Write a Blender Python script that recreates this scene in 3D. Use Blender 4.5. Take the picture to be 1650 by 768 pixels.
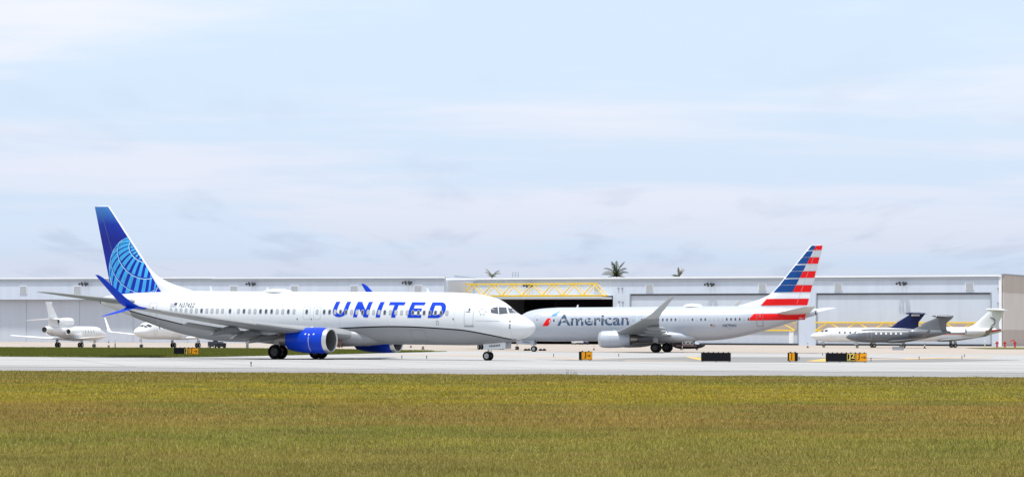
import bpy, bmesh, math, random
import numpy as np
from mathutils import Matrix, Vector
random.seed(7)
R = math.radians
scene = bpy.context.scene
for o in list(bpy.data.objects): bpy.data.objects.remove(o)

# ------------------------------------------------------------------ camera
FPX, CAMH, ROLL, PITCH = 4500.0, 1.85, R(0.2), math.atan(157/4500.0)
cd = bpy.data.cameras.new('camera'); cam = bpy.data.objects.new('camera', cd)
scene.collection.objects.link(cam); scene.camera = cam
cd.sensor_width = 36; cd.lens = 36*FPX/1650; cd.clip_start = 0.5; cd.clip_end = 6000
cam.matrix_world = Matrix.Translation((0, 0, CAMH)) @ Matrix.Rotation(R(90)+PITCH, 4, 'X') @ Matrix.Rotation(ROLL, 4, 'Z')

# ------------------------------------------------------------------ sky, sun, exposure
SUN_EL, SUN_AZ = R(75), R(215)      # azimuth clockwise from +Y: behind the camera, a little to the left
world = bpy.data.worlds.new('World'); scene.world = world; world.use_nodes = True
def build_world():
    nt = world.node_tree; N = nt.nodes; Lk = nt.links
    for n in list(N): N.remove(n)
    out = N.new('ShaderNodeOutputWorld'); bg = N.new('ShaderNodeBackground'); Lk.new(bg.outputs[0], out.inputs[0])
    sky = N.new('ShaderNodeTexSky'); sky.sky_type = 'NISHITA'; sky.sun_disc = False
    sky.sun_elevation = SUN_EL; sky.sun_rotation = SUN_AZ; sky.air_density = 1.0; sky.dust_density = 0.6
    tc = N.new('ShaderNodeTexCoord'); sp = N.new('ShaderNodeSeparateXYZ'); Lk.new(tc.outputs['Generated'], sp.inputs[0])
    def m(op, a, b=None, c=None):
        n = N.new('ShaderNodeMath'); n.operation = op
        for i, v in enumerate((a, b, c)):
            if v is None: continue
            if isinstance(v, (int, float)): n.inputs[i].default_value = v
            else: Lk.new(v, n.inputs[i])
        return n.outputs[0]
    zc = m('MAXIMUM', sp.outputs[2], 0.0)
    den = m('ADD', zc, 0.035)
    px, py = m('DIVIDE', sp.outputs[0], den), m('DIVIDE', sp.outputs[1], den)
    def noise(sx, sy, scale, detail, rough, dist, off):
        cb = N.new('ShaderNodeCombineXYZ'); Lk.new(m('MULTIPLY', px, sx), cb.inputs[0]); Lk.new(m('MULTIPLY', py, sy), cb.inputs[1]); cb.inputs[2].default_value = off
        n = N.new('ShaderNodeTexNoise'); Lk.new(cb.outputs[0], n.inputs['Vector']); n.inputs['Scale'].default_value = scale
        n.inputs['Detail'].default_value = detail; n.inputs['Roughness'].default_value = rough; n.inputs['Distortion'].default_value = dist
        return n.outputs[0]
    def ramp(f, pts, ease=True):
        r = N.new('ShaderNodeValToRGB'); Lk.new(f, r.inputs[0]); e = r.color_ramp.elements
        r.color_ramp.interpolation = 'EASE' if ease else 'LINEAR'
        while len(e) < len(pts): e.new(0.5)
        for k, (p, c) in enumerate(pts): e[k].position = p; e[k].color = (*c, 1)
        return r.outputs[0]
    def mix(f, a, b):
        n = N.new('ShaderNodeMix'); n.data_type = 'RGBA'
        if isinstance(f, (int, float)): n.inputs[0].default_value = f
        else: Lk.new(f, n.inputs[0])
        Lk.new(a, n.inputs[6]); Lk.new(b, n.inputs[7]); return n.outputs[2]
    el = m('POWER', zc, 0.5)       # 0..1 over elevation, stretched near the horizon
    thin = ramp(el, [(0.0, (.57, .66, .84)), (0.13, (.61, .72, .91)), (0.2, (.70, .825, 1.02)), (0.34, (.75, .90, 1.08)), (0.6, (.78, .92, 1.09)), (1.0, (.80, .94, 1.10))])
    thick = ramp(el, [(0.0, (.59, .665, .83)), (0.15, (.70, .77, .94)), (0.24, (.85, .89, 1.03)), (0.34, (.98, 1.0, 1.09)), (0.6, (1.04, 1.05, 1.10)), (1.0, (1.1, 1.1, 1.13))])
    n1 = noise(.75, .75, .5, 6, .58, .3, 1.3)
    c1 = ramp(n1, [(0.40, (0, 0, 0)), (0.60, (1, 1, 1))])
    n2 = noise(2.8, .55, 1.0, 5, .5, .2, 5.4)
    c2 = ramp(n2, [(0.52, (0, 0, 0)), (0.74, (.55, .55, .55))])
    a = mix(c1, thin, thick)
    dark = ramp(el, [(0.0, (.50, .58, .76)), (0.25, (.54, .62, .83)), (1.0, (.70, .78, .95))])
    low = ramp(el, [(0.0, (1, 1, 1)), (0.17, (1, 1, 1)), (0.27, (.28, .28, .28)), (0.4, (.12, .12, .12))])
    mm = N.new('ShaderNodeMix'); mm.data_type = 'RGBA'; mm.blend_type = 'MULTIPLY'; mm.inputs[0].default_value = 1; Lk.new(c2, mm.inputs[6]); Lk.new(low, mm.inputs[7])
    b = mix(mm.outputs[2], a, dark)
    sc = N.new('ShaderNodeMix'); sc.data_type = 'RGBA'; sc.blend_type = 'MULTIPLY'; sc.inputs[0].default_value = 1
    Lk.new(sky.outputs[0], sc.inputs[6]); sc.inputs[7].default_value = (.1, .1, .1, 1)
    f = mix(0.90, sc.outputs[2], b)
    Lk.new(f, bg.inputs[0]); bg.inputs[1].default_value = 0.583
build_world()
sd = bpy.data.lights.new('sun', 'SUN'); sun = bpy.data.objects.new('sun', sd); scene.collection.objects.link(sun)
sd.energy = 2.6; sd.angle = R(3.5); sd.color = (1, .965, .91)
_d = Vector((math.sin(SUN_AZ)*math.cos(SUN_EL), math.cos(SUN_AZ)*math.cos(SUN_EL), math.sin(SUN_EL)))
sun.rotation_euler = _d.to_track_quat('Z', 'Y').to_euler()
vs = scene.view_settings; vs.view_transform = 'Standard'; vs.look = 'None'; vs.exposure = 0.75; vs.gamma = 1; vs.use_curve_mapping = False

# ------------------------------------------------------------------ helpers
def ray(px, py):
    u0, v0 = px-825, py-384; c, s = math.cos(ROLL), math.sin(ROLL)
    u, v = (c*u0+s*v0)/FPX, (-s*u0+c*v0)/FPX
    cp, sp = math.cos(PITCH), math.sin(PITCH)
    return (u, cp+sp*v, sp-cp*v)
def G(px, py, z=0.0):
    d = ray(px, py); t = (z-CAMH)/d[2]; return (d[0]*t, d[1]*t)
def AT(px, py, Y):
    d = ray(px, py); t = Y/d[1]; return (d[0]*t, Y, CAMH+d[2]*t)
COL = scene.collection
def tag(o, label=None, cat=None, group=None, kind=None):
    for k, v in (('label', label), ('category', cat), ('group', group), ('kind', kind)):
        if v: o[k] = v
    return o
def empty(name, loc=(0, 0, 0), rz=0, label=None, cat=None, group=None):
    o = bpy.data.objects.new(name, None); COL.objects.link(o); o.location = loc; o.rotation_euler = (0, 0, rz)
    o.empty_display_size = .2
    return tag(o, label, cat, group)
def link(name, me, parent=None):
    o = bpy.data.objects.new(name, me); COL.objects.link(o)
    if parent is not None: o.parent = parent
    return o
class MB:
    def __init__(s): s.v = []; s.f = []; s.m = []
    def add(s, v, f, mi=0):
        n = len(s.v); s.v += [tuple(p) for p in v]; s.f += [tuple(i+n for i in q) for q in f]; s.m += [mi]*len(f); return s
    def box(s, c, d, mi=0, rz=0.0, ry=0.0):
        hx, hy, hz = d[0]/2, d[1]/2, d[2]/2; M = Matrix.Rotation(rz, 3, 'Z') @ Matrix.Rotation(ry, 3, 'Y')
        vs = [M @ Vector((x*hx, y*hy, z*hz)) + Vector(c) for x in (-1, 1) for y in (-1, 1) for z in (-1, 1)]
        return s.add(vs, [(0, 1, 3, 2), (4, 6, 7, 5), (0, 4, 5, 1), (2, 3, 7, 6), (0, 2, 6, 4), (1, 5, 7, 3)], mi)
    def loft(s, rings, caps=True, mi=0, closed=True):
        n = len(rings[0]); v = [p for r in rings for p in r]; f = []
        for i in range(len(rings)-1):
            for j in range(n if closed else n-1):
                k = (j+1) % n; f.append((i*n+j, i*n+k, (i+1)*n+k, (i+1)*n+j))
        if caps and closed:
            f.append(tuple(range(n-1, -1, -1))); f.append(tuple((len(rings)-1)*n+j for j in range(n)))
        return s.add(v, f, mi)
    def tube(s, pts, rad, n=10, mi=0, caps=True):
        pts = [Vector(p) for p in pts]; rings = []
        if isinstance(rad, (int, float)): rad = [rad]*len(pts)
        for i, p in enumerate(pts):
            t = (pts[min(i+1, len(pts)-1)]-pts[max(i-1, 0)]).normalized()
            a = t.cross(Vector((0, 0, 1)) if abs(t.z) < .9 else Vector((1, 0, 0))).normalized(); b = t.cross(a)
            rings.append([p+(a*math.cos(q)+b*math.sin(q))*rad[i] for q in [2*math.pi*k/n for k in range(n)]])
        return s.loft(rings, caps, mi)
    def revolve(s, prof, c=(0, 0, 0), axis='X', n=32, mi=0, sq=1.0):
        rings = []
        for a, r in prof:
            ring = []
            for k in range(n):
                q = 2*math.pi*k/n; u, w = r*math.cos(q), r*math.sin(q)*sq
                ring.append({'X': (c[0]+a, c[1]+u, c[2]+w), 'Y': (c[0]+u, c[1]+a, c[2]+w), 'Z': (c[0]+u, c[1]+w, c[2]+a)}[axis])
            rings.append(ring)
        return s.loft(rings, False, mi)
    def mesh(s, name, mats, smooth=40):
        me = bpy.data.meshes.new(name); me.from_pydata(s.v, [], s.f)
        if not isinstance(mats, (list, tuple)): mats = [mats]
        for q in mats: me.materials.append(q)
        if len(mats) > 1: me.polygons.foreach_set('material_index', s.m)
        bm = bmesh.new(); bm.from_mesh(me); bmesh.ops.recalc_face_normals(bm, faces=bm.faces); bm.to_mesh(me); bm.free()
        if smooth:
            me.polygons.foreach_set('use_smooth', [True]*len(me.polygons)); me.set_sharp_from_angle(angle=R(smooth))
        me.update(); return me
    def build(s, name, mats, parent=None, smooth=40): return link(name, s.mesh(name, mats, smooth), parent)
def pchip(tab):
    x = [t[0] for t in tab]; n = len(x); h = [x[i+1]-x[i] for i in range(n-1)]; cols = []
    for k in range(1, len(tab[0])):
        y = [t[k] for t in tab]; d = [(y[i+1]-y[i])/h[i] for i in range(n-1)]; mm = [d[0]]+[0]*(n-2)+[d[-1]]
        for i in range(1, n-1):
            if d[i-1]*d[i] > 0:
                w1, w2 = 2*h[i]+h[i-1], h[i]+2*h[i-1]; mm[i] = (w1+w2)/(w1/d[i-1]+w2/d[i])
        cols.append((y, mm))
    def f(s):
        s = min(max(s, x[0]), x[-1]); i = 0
        while i < n-2 and s > x[i+1]: i += 1
        q = (s-x[i])/h[i]
        return [(1+2*q)*(1-q)**2*y[i]+q*(1-q)**2*h[i]*g[i]+q*q*(3-2*q)*y[i+1]+q*q*(q-1)*h[i]*g[i+1] for y, g in cols]
    return f

# ------------------------------------------------------------------ materials
MATS = {}
def mat(name, col, rough=.5, metal=0.0, var=0.0, vscale=1.0, bump=0.0, bscale=20.0, coat=0.0, stretch=(1, 1, 1), spec=.5, trans=0.0):
    if name in MATS: return MATS[name]
    m = bpy.data.materials.new(name); m.use_nodes = True; nt = m.node_tree; N = nt.nodes; L = nt.links; b = N['Principled BSDF']
    b.inputs['Base Color'].default_value = (*col, 1); b.inputs['Roughness'].default_value = rough; b.inputs['Metallic'].default_value = metal
    b.inputs['Specular IOR Level'].default_value = spec
    if coat: b.inputs['Coat Weight'].default_value = coat; b.inputs['Coat Roughness'].default_value = .08
    if trans: b.inputs['Transmission Weight'].default_value = trans
    if var or bump:
        tc = N.new('ShaderNodeTexCoord'); mp = N.new('ShaderNodeMapping'); mp.inputs['Scale'].default_value = stretch; L.new(tc.outputs['Object'], mp.inputs[0])
    if var:
        n = N.new('ShaderNodeTexNoise'); n.inputs['Scale'].default_value = vscale; n.inputs['Detail'].default_value = 6; n.inputs['Roughness'].default_value = .65; L.new(mp.outputs[0], n.inputs['Vector'])
        r = N.new('ShaderNodeMapRange'); r.inputs['From Min'].default_value = .25; r.inputs['From Max'].default_value = .75; r.inputs['To Min'].default_value = 1-var; r.inputs['To Max'].default_value = 1+var*.6; L.new(n.outputs[0], r.inputs[0])
        x = N.new('ShaderNodeMix'); x.data_type = 'RGBA'; x.blend_type = 'MULTIPLY'; x.inputs[0].default_value = 1; x.inputs[6].default_value = (*col, 1); L.new(r.outputs[0], x.inputs[7]); L.new(x.outputs[2], b.inputs['Base Color'])
    if bump:
        n2 = N.new('ShaderNodeTexNoise'); n2.inputs['Scale'].default_value = bscale; n2.inputs['Detail'].default_value = 4; L.new(mp.outputs[0], n2.inputs['Vector'])
        bp = N.new('ShaderNodeBump'); bp.inputs['Strength'].default_value = bump; bp.inputs['Distance'].default_value = .05; L.new(n2.outputs[0], bp.inputs['Height']); L.new(bp.outputs[0], b.inputs['Normal'])
    MATS[name] = m; return m
white = mat('white_paint', (.69, .71, .735), .32, var=.05, vscale=.35, coat=.25, stretch=(1, 1, 2.5))
jetwhite = mat('jet_white_paint', (.72, .735, .755), .35, var=.05, vscale=.5, coat=.2)
silver = mat('silver_paint', (.44, .475, .54), .36, metal=.12, var=.05, vscale=.35, coat=.25, stretch=(1, 1, 2.5))
belly_grey = mat('belly_grey_paint', (.28, .29, .31), .42, var=.10, vscale=.5, stretch=(.6, 1, 2))
wing_grey = mat('wing_grey_paint', (.27, .285, .295), .45, var=.10, vscale=.8)
wing_white = mat('wing_white_paint', (.78, .79, .80), .4, var=.05, vscale=.6)
flap_grey = mat('flap_grey_paint', (.20, .21, .22), .5, var=.12, vscale=1.2)
blue = mat('royal_blue_paint', (.0008, .040, .47), .34, var=.10, vscale=.6, spec=.22)
lblue = mat('sky_blue_paint', (.05, .37, .74), .4, spec=.2)
letter_blue = mat('letter_blue_paint', (.003, .045, .52), .4, spec=.2)
black = mat('black_paint', (.010, .010, .012), .45, spec=.2)
rubber = mat('tyre_rubber', (.008, .008, .009), .8, var=.2, vscale=6, spec=.12)
dark = mat('dark_recess', (.02, .021, .024), .7)
metal = mat('bare_metal', (.62, .62, .62), .28, metal=.9, var=.08, vscale=2)
hotmetal = mat('heat_stained_metal', (.33, .30, .27), .4, metal=.9, var=.25, vscale=3)
strutm = mat('gear_leg_paint', (.55, .56, .57), .45, var=.15, vscale=4)
glass = mat('tinted_glass', (.05, .06, .075), .12, spec=.6)
shade = mat('window_shade', (.40, .42, .44), .5)
rim_m = mat('window_rim', (.34, .36, .39), .4)
line_m = mat('panel_line', (.40, .42, .44), .5)
dline = mat('dark_panel_line', (.13, .14, .15), .5)
textgrey = mat('letter_slate_paint', (.05, .085, .15), .45, spec=.2)
red = mat('signal_red_paint', (.72, .008, .010), .4, var=.05, vscale=1, spec=.2)
dblue = mat('tail_blue_paint', (.004, .055, .23), .4, spec=.25, var=.22, vscale=1.1, stretch=(1, 1, .4))
navy = mat('navy_paint', (.005, .012, .07), .32, spec=.25, var=.1, vscale=1)
jetgrey = mat('charcoal_jet_paint', (.115, .128, .148), .33, var=.08, vscale=.8, coat=.3)
brass = mat('copper_fitting', (.55, .30, .18), .4, metal=.5, var=.3, vscale=8)

# ------------------------------------------------------------------ aircraft kit
def sect_y(top, bot, hw, z, zf=.52, off=0.0):
    top += off; bot -= off; hw += off; zc = bot+zf*(top-bot); q = (z-zc)/((top-zc) if z > zc else (zc-bot))
    return hw*math.sqrt(max(0.0, 1-q*q))
class Body:
    """a fuselage: table of (station, top, bottom, half width); local x = xm - station, +y = port"""
    def __init__(s, tab, xm, dz=0.0, zf=.52):
        s.f = pchip([(a, t+dz, b+dz, w) for a, t, b, w in tab]); s.L = tab[-1][0]; s.xm = xm; s.zf = zf
    def y(s, st, z, off=0.0): t, b, w = s.f(st); return sect_y(t, b, w, z, s.zf, off)
    def pt(s, st, z, side, off=0.0): return (s.xm-st, side*s.y(st, z, off), z)
    def ring(s, st, n=56, off=0.0, x=None):
        t, b, w = s.f(st); t += off; b -= off; w += off; zc = b+s.zf*(t-b); r = []
        for k in range(n):
            a = 2*math.pi*k/n; c, sn = math.cos(a), math.sin(a); r.append((s.xm-st if x is None else x, w*c, zc+sn*((t-zc) if sn > 0 else (zc-b))))
        return r
    def shell(s, name, m, parent, n=56, step=.45):
        st = [0.0, .015, .04, .08, .14, .22, .32, .45, .6]; x = .8
        while x < 8: st.append(x); x += .2
        while x < s.L-.6: st.append(x); x += step
        st += [s.L-.45, s.L-.3, s.L-.15, s.L-.05, s.L]
        return MB().loft([s.ring(a, n) for a in st]).build(name, m, parent, 60)
def conform(name, polys, fmap, m, parent, zstep=.12, sstep=0.0, smooth=60):
    """2D polygons (or a (verts, faces) pair) cut into strips and laid on a curved skin through fmap(s, z)"""
    bm = bmesh.new()
    if isinstance(polys, tuple): pv, pf = polys; vv = [bm.verts.new((p[0], p[1], 0)) for p in pv]; fl = pf
    else:
        vv = []; fl = []
        for p in polys: fl.append(tuple(range(len(vv), len(vv)+len(p)))); vv += [bm.verts.new((a, b, 0)) for a, b in p]
    for q in fl:
        try: bm.faces.new([vv[i] for i in q])
        except ValueError: pass
    bmesh.ops.triangulate(bm, faces=bm.faces)
    for ax, step in ((1, zstep), (0, sstep)):
        if not step or not bm.verts: continue
        c = [v.co[ax] for v in bm.verts]; a = math.floor(min(c)/step)*step+step
        while a < max(c)-1e-4:
            no = (0, 1, 0) if ax else (1, 0, 0); co = (0, a, 0) if ax else (a, 0, 0)
            bmesh.ops.bisect_plane(bm, geom=bm.verts[:]+bm.edges[:]+bm.faces[:], plane_co=co, plane_no=no, dist=1e-5); a += step
    for v in bm.verts: v.co = fmap(v.co.x, v.co.y)
    me = bpy.data.meshes.new(name); bm.to_mesh(me); bm.free(); me.materials.append(m)
    me.polygons.foreach_set('use_smooth', [True]*len(me.polygons))
    return link(name, me, parent)
def text2d(txt, height, shear=0.0, bold=0.0, wfac=1.0, space=1.0):
    cu = bpy.data.curves.new('t', 'FONT'); cu.body = txt; cu.size = 1.0; cu.offset = bold; cu.shear = 0; cu.resolution_u = 4; cu.fill_mode = 'FRONT'; cu.space_character = space
    ob = bpy.data.objects.new('t', cu); COL.objects.link(ob); dg = bpy.context.evaluated_depsgraph_get(); me = bpy.data.meshes.new_from_object(ob.evaluated_get(dg))
    v = np.array([p.co[:2] for p in me.vertices]); f = [tuple(p.vertices) for p in me.polygons]
    bpy.data.objects.remove(ob); bpy.data.curves.remove(cu); bpy.data.meshes.remove(me)
    v -= v.min(0); h = 0.729; v *= height/h; v[:, 0] *= wfac; v[:, 0] += shear*v[:, 1]
    return [tuple(p) for p in v], f
def rrect(cx, cz, w, h, r, k=3, sl=0.0):
    p = []
    for sx, sz, a0 in ((1, 1, 0), (-1, 1, 90), (-1, -1, 180), (1, -1, 270)):
        for i in range(k+1):
            a = R(a0+90*i/k); x, z = sx*(w/2-r)+r*math.cos(a), sz*(h/2-r)+r*math.sin(a); p.append((cx+x+sl*z, cz+z))
    return p
def naca(x, t): return 5*t*(.2969*math.sqrt(max(x, 0))-.126*x-.3516*x*x+.2843*x**3-.1036*x**4)
def lifting(name, secs, m, parent, n=12, camber=.0):
    """secs: (x_le, y, z, chord, thickness ratio, cant degrees); the chord runs to -x"""
    mb = MB(); rings = []
    xs = [(1-math.cos(math.pi*i/n))/2 for i in range(n+1)]
    for (x, y, z, c, t, cant) in secs:
        ny, nz = -math.sin(R(cant)), math.cos(R(cant)); r = []
        for q in reversed(xs):
            h = c*(naca(q, t)+camber*4*q*(1-q)); r.append((x-q*c, y+ny*h, z+nz*h))
        for q in xs[1:-1]:
            h = c*(-naca(q, t)+camber*4*q*(1-q)); r.append((x-q*c, y+ny*h, z+nz*h))
        rings.append(r)
    return mb.loft(rings).build(name, m, parent, 50)
def wheel(parent, c, r, w, name='wheel'):
    t = MB().revolve([(-w*.30, r*.60), (-w*.46, r*.66), (-w*.5, r*.80), (-w*.42, r*.93), (-w*.22, r*.995), (0, r), (w*.22, r*.995), (w*.42, r*.93), (w*.5, r*.80), (w*.46, r*.66), (w*.30, r*.60)], c, 'Y', 28).build('tyre', rubber, parent)
    rm = MB()
    for s in (-1, 1): rm.revolve([(s*w*.30, r*.61), (s*w*.34, r*.56), (s*w*.22, r*.45), (s*w*.22, r*.2), (s*w*.36, r*.16), (s*w*.36, 0.001)], c, 'Y', 20)
    rm.build('rim', mat('dark_rim', (.06, .06, .065), .5) if w > .3 else mat('pale_rim', (.5, .5, .5), .4), parent)
    return t

NOSE = [(0, 2.75, 2.75, 0.0), (.04, 2.92, 2.58, .19), (.15, 3.07, 2.41, .38), (.35, 3.24, 2.23, .58), (.7, 3.45, 2.04, .83), (1.1, 3.63, 1.88, 1.05), (1.6, 3.85, 1.73, 1.27), (2.0, 4.10, 1.64, 1.42), (2.4, 4.40, 1.57, 1.53), (2.8, 4.66, 1.52, 1.62), (3.3, 4.90, 1.47, 1.70), (4.0, 5.09, 1.42, 1.78), (5.0, 5.24, 1.375, 1.845), (6., 5.31, 1.355, 1.873), (7.5, 5.36, 1.35, 1.88)]
TAILT = [(13., 5.36, 1.35, 1.88), (11.5, 5.36, 1.42, 1.875), (10, 5.36, 1.60, 1.855), (8, 5.35, 1.98, 1.75), (6, 5.32, 2.47, 1.54), (4, 5.24, 3.05, 1.22), (2., 5.08, 3.65, .80), (.8, 4.95, 4.02, .5), (.15, 4.83, 4.22, .30), (0, 4.7, 4.4, .12)]
FIN_LE = pchip([(5.0, -10.2), (5.3, -9.4), (5.6, -8.4), (5.9, -7.25), (6.3, -6.2), (6.7, -5.45), (7.2, -4.87), (8.2, -4.04), (10.2, -2.38), (12.3, -.63)])
def fin_te(z): return .84-.27*(12.3-z)
def fin_ht(z): return max(.06, .40-.30*(z-5.0)/7.3)*1.0       # max half thickness
def airliner(name, label, L, xm, loc, head, pitch, dz, body_m, side, flap, fin_m, nac_m, wing_m, winglet_m, scimitar):
    root = empty(name, loc, head, label, 'airliner'); root.rotation_euler = (0, pitch, head)
    tab = NOSE+[(L-a, t, b, w) for a, t, b, w in TAILT]
    B = Body(tab, xm, dz); B.shell('fuselage', body_m, root)
    # wing/body fairing
    rings = []
    for st, w, zt, zb in ((-8.2, .25, 1.75, 1.45), (-7.4, 1.2, 2.2, 1.30), (-6.2, 1.9, 2.55, 1.17), (-4.0, 2.12, 2.75, 1.10), (-1.0, 2.16, 2.8, 1.08), (1.2, 2.12, 2.65, 1.14), (2.6, 1.9, 2.45, 1.24), (3.8, 1.3, 2.1, 1.36), (4.8, .3, 1.7, 1.47)):
        zc = (zt+zb)/2; rings.append([(-st, w*math.copysign(abs(math.cos(a))**.7, math.cos(a)), zc+dz+(zt-zb)/2*math.copysign(abs(math.sin(a))**.8, math.sin(a))) for a in [2*math.pi*k/36 for k in range(36)]])
    MB().loft(rings).build('wing_fairing', body_m if nac_m is not blue else belly_grey, root, 60)
    # wings
    for sd_ in (1, -1):
        secs = []
        W = [(0.5, -7.6, 8.6, .14), (1.88, -6.15, 7.75, .14), (3.4, -5.2, 6.6, .13), (5.75, -3.85, 5.15, .12), (9, -2.15, 4.05, .11), (13, -.05, 2.85, .105), (16, 1.52, 1.95, .10), (17.0, 2.05, 1.68, .10)]
        def wz(y): return 2.0+dz+(y-1.88)*.105+.00115*(y-1.88)**2
        for y, le, c, t in W: secs.append((-le, sd_*y, wz(y), c, t, sd_*6))
        lifting('wing', secs, wing_m, root, 12, .012)
        # leading edge strip of bare metal (slats)
        sl = []
        for y, le, c, t in W[4:7]: sl.append((-le+.03, sd_*y, wz(y)-.03, c*.13, .20, sd_*6))
        lifting('slat', sl, metal if nac_m is blue else wing_m, root, 8)
        z0 = wz(17.0); base = secs[-1]
        wl = [base]
        for q, dy, dzz, le, c, ca in ((1, .38, .12, 2.42, 1.46, 25), (2, .66, .38, 2.88, 1.22, 52), (3, .84, .80, 3.42, 1.02, 68), (4, 1.04, 1.5, 4.26, .80, 74), (5, 1.22, 2.2, 5.14, .55, 75), (6, 1.28, 2.44, 5.6, .30, 75)):
            wl.append((-le, sd_*(17.0+dy), z0+dzz, c, .085, sd_*ca))
        lifting('winglet', wl, winglet_m, root, 10)
        if scimitar:
            lifting('winglet_strake', [(-2.6, sd_*17.30, z0+.10, 1.1, .07, sd_*-30), (-3.15, sd_*17.68, z0-.12, .85, .07, sd_*-35), (-3.9, sd_*18.15, z0-.38, .68, .07, sd_*-38), (-4.95, sd_*18.5, z0-.62, .2, .07, sd_*-38)], winglet_m, root, 8)
        # flaps
        dr = flap
        for (ya, yb, ca, cb) in ((2.3, 5.6, 1.4, 1.2), (6.0, 11.4, 1.0, .75)):
            fs = []
            for y, c in ((ya, ca), (yb, cb)):
                ws = [w for w in W]; k = max(i for i in range(len(ws)-1) if ws[i][0] <= y); q = (y-ws[k][0])/(ws[k+1][0]-ws[k][0])
                te = (ws[k][1]+ws[k][2])*(1-q)+(ws[k+1][1]+ws[k+1][2])*q
                fs.append((y, te, c))
            mb = MB(); rings = []
            for y, te, c in fs:
                ca_, sa_ = math.cos(R(dr)), math.sin(R(dr)); r = []
                x0 = te-c*.62+ (.35 if dr > 5 else -.25); zz = wz(y)-.10-(.16 if dr > 5 else .02)
                pr = [(1, 0), (.6, .05), (.25, .075), (.06, .05), (0, 0), (.06, -.04), (.3, -.05), (.6, -.03)]
                for a, b in pr: r.append((-(x0+c*(a*ca_+b*sa_)), sd_*y, zz+c*(-a*sa_+b*ca_)))
                rings.append(r)
            mb.loft(rings).build('flap', flap_grey, root, 30)
        for y, ln in ((3.55, 3.2), (5.9, 3.1), (8.1, 2.9)) if scimitar else ((6.3, 3.4), (9.0, 3.0), (11.7, 2.5)):
            k = max(i for i in range(len(W)-1) if W[i][0] <= y); q = (y-W[k][0])/(W[k+1][0]-W[k][0]); te = (W[k][1]+W[k][2])*(1-q)+(W[k+1][1]+W[k+1][2])*q
            mb = MB(); rings = []; nn = 12
            for i in range(nn+1):
                a = i/nn; rr = max(.012, .235*(math.sin(math.pi*min(1, a*1.0)**.75))**.7); x = te-ln*.62+ln*a
                zz = wz(y)-.36-(max(0, a-.30)**1.35)*ln*math.tan(R(dr*.75+2))
                rings.append([(-x, sd_*y+rr*.72*math.cos(b), zz+rr*1.25*math.sin(b)) for b in [2*math.pi*j/14 for j in range(14)]])
            mb.loft(rings).build('flap_track_fairing', flap_grey if scimitar else wing_grey, root, 60)
        # engine
        ex, ey, ez = 6.25, sd_*4.83, 1.56+dz*.5
        nac = MB().revolve([(-.32, .955), (-.6, .985), (-1.1, 1.005), (-1.7, .995), (-2.5, .965), (-3.2, .88), (-3.75, .78), (-3.72, .72), (-3.1, .70)], (ex, ey, ez), 'X', 44).build('engine', nac_m, root, 60)
        MB().revolve([(-.32, .957), (-.16, .925), (-.05, .88), (0, .835), (-.05, .80), (-.16, .785), (-.32, .775)], (ex, ey, ez), 'X', 44).build('inlet_lip', metal, nac, 60)
        MB().revolve([(-.32, .775), (-.7, .77), (-1.15, .775)], (ex, ey, ez), 'X', 40).build('inlet_duct', mat('inlet_liner', (.10, .105, .11), .6), nac, 60)
        fb = MB(); fb.revolve([(-1.14, .775), (-1.15, .001)], (ex, ey, ez), 'X', 32)
        for k in range(24):
            a = 2*math.pi*k/24; ca_, sa_ = math.cos(a), math.sin(a); tw = .05
            fb.add([(ex-.86, ey+.2*ca_-tw*sa_, ez+.2*sa_+tw*ca_), (ex-.98, ey+.2*ca_+tw*sa_, ez+.2*sa_-tw*ca_), (ex-1.08, ey+.76*ca_+.07*sa_, ez+.76*sa_-.07*ca_), (ex-.84, ey+.76*ca_-.07*sa_, ez+.76*sa_+.07*ca_)], [(0, 1, 2, 3)])
        fb.build('fan', mat('fan_titanium', (.16, .16, .17), .35, metal=.7), nac, 0)
        MB().revolve([(-.55, .002), (-.62, .07), (-.78, .16), (-.95, .21)], (ex, ey, ez), 'X', 20).build('spinner', mat('spinner_grey', (.2, .2, .21), .4), nac, 60)
        MB().revolve([(-3.1, .62), (-3.7, .56), (-4.3, .46), (-4.6, .42), (-4.58, .39), (-4.0, .40)], (ex, ey, ez), 'X', 30).build('core_nozzle', hotmetal, nac, 60)
        MB().revolve([(-3.9, .27), (-4.4, .2), (-4.9, .06), (-4.98, .002)], (ex, ey, ez), 'X', 20).build('exhaust_cone', hotmetal, nac, 60)
        MB().revolve([(-2.92, .71), (-2.93, .55)], (ex, ey, ez), 'X', 30).build('fan_duct', dark, nac, 60)
        # vertical latch line and marks on the cowl (outer side)
        lm = mat('cowl_mark', (.55, .58, .62), .5)
        arc = [(a, .995) for a in range(-55, 25, 8)]
        mb = MB(); so = 1 if sd_ > 0 else -1
        for i in range(len(arc)-1):
            a, b = R(arc[i][0]), R(arc[i+1][0]); rr = 1.010
            mb.add([(ex-1.46, ey+so*rr*math.cos(a), ez+rr*math.sin(a)), (ex-1.50, ey+so*rr*math.cos(a), ez+rr*math.sin(a)), (ex-1.50, ey+so*rr*math.cos(b), ez+rr*math.sin(b)), (ex-1.46, ey+so*rr*math.cos(b), ez+rr*math.sin(b))], [(0, 1, 2, 3)])
        for xx, zz in ((-1.0, .42), (-1.42, .38), (-1.75, .42)):
            mb.add([(ex+xx, ey+so*(math.sqrt(1.012**2-zz**2)), ez+zz), (ex+xx-.13, ey+so*(math.sqrt(1.012**2-zz**2)), ez+zz), (ex+xx-.13, ey+so*(math.sqrt(1.012**2-(zz+.11)**2)), ez+zz+.11), (ex+xx, ey+so*(math.sqrt(1.012**2-(zz+.11)**2)), ez+zz+.11)], [(0, 1, 2, 3)])
        mb.build('cowl_marking', lm if nac_m is blue else line_m, nac, 0)
        pz = wz(4.83)
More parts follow.
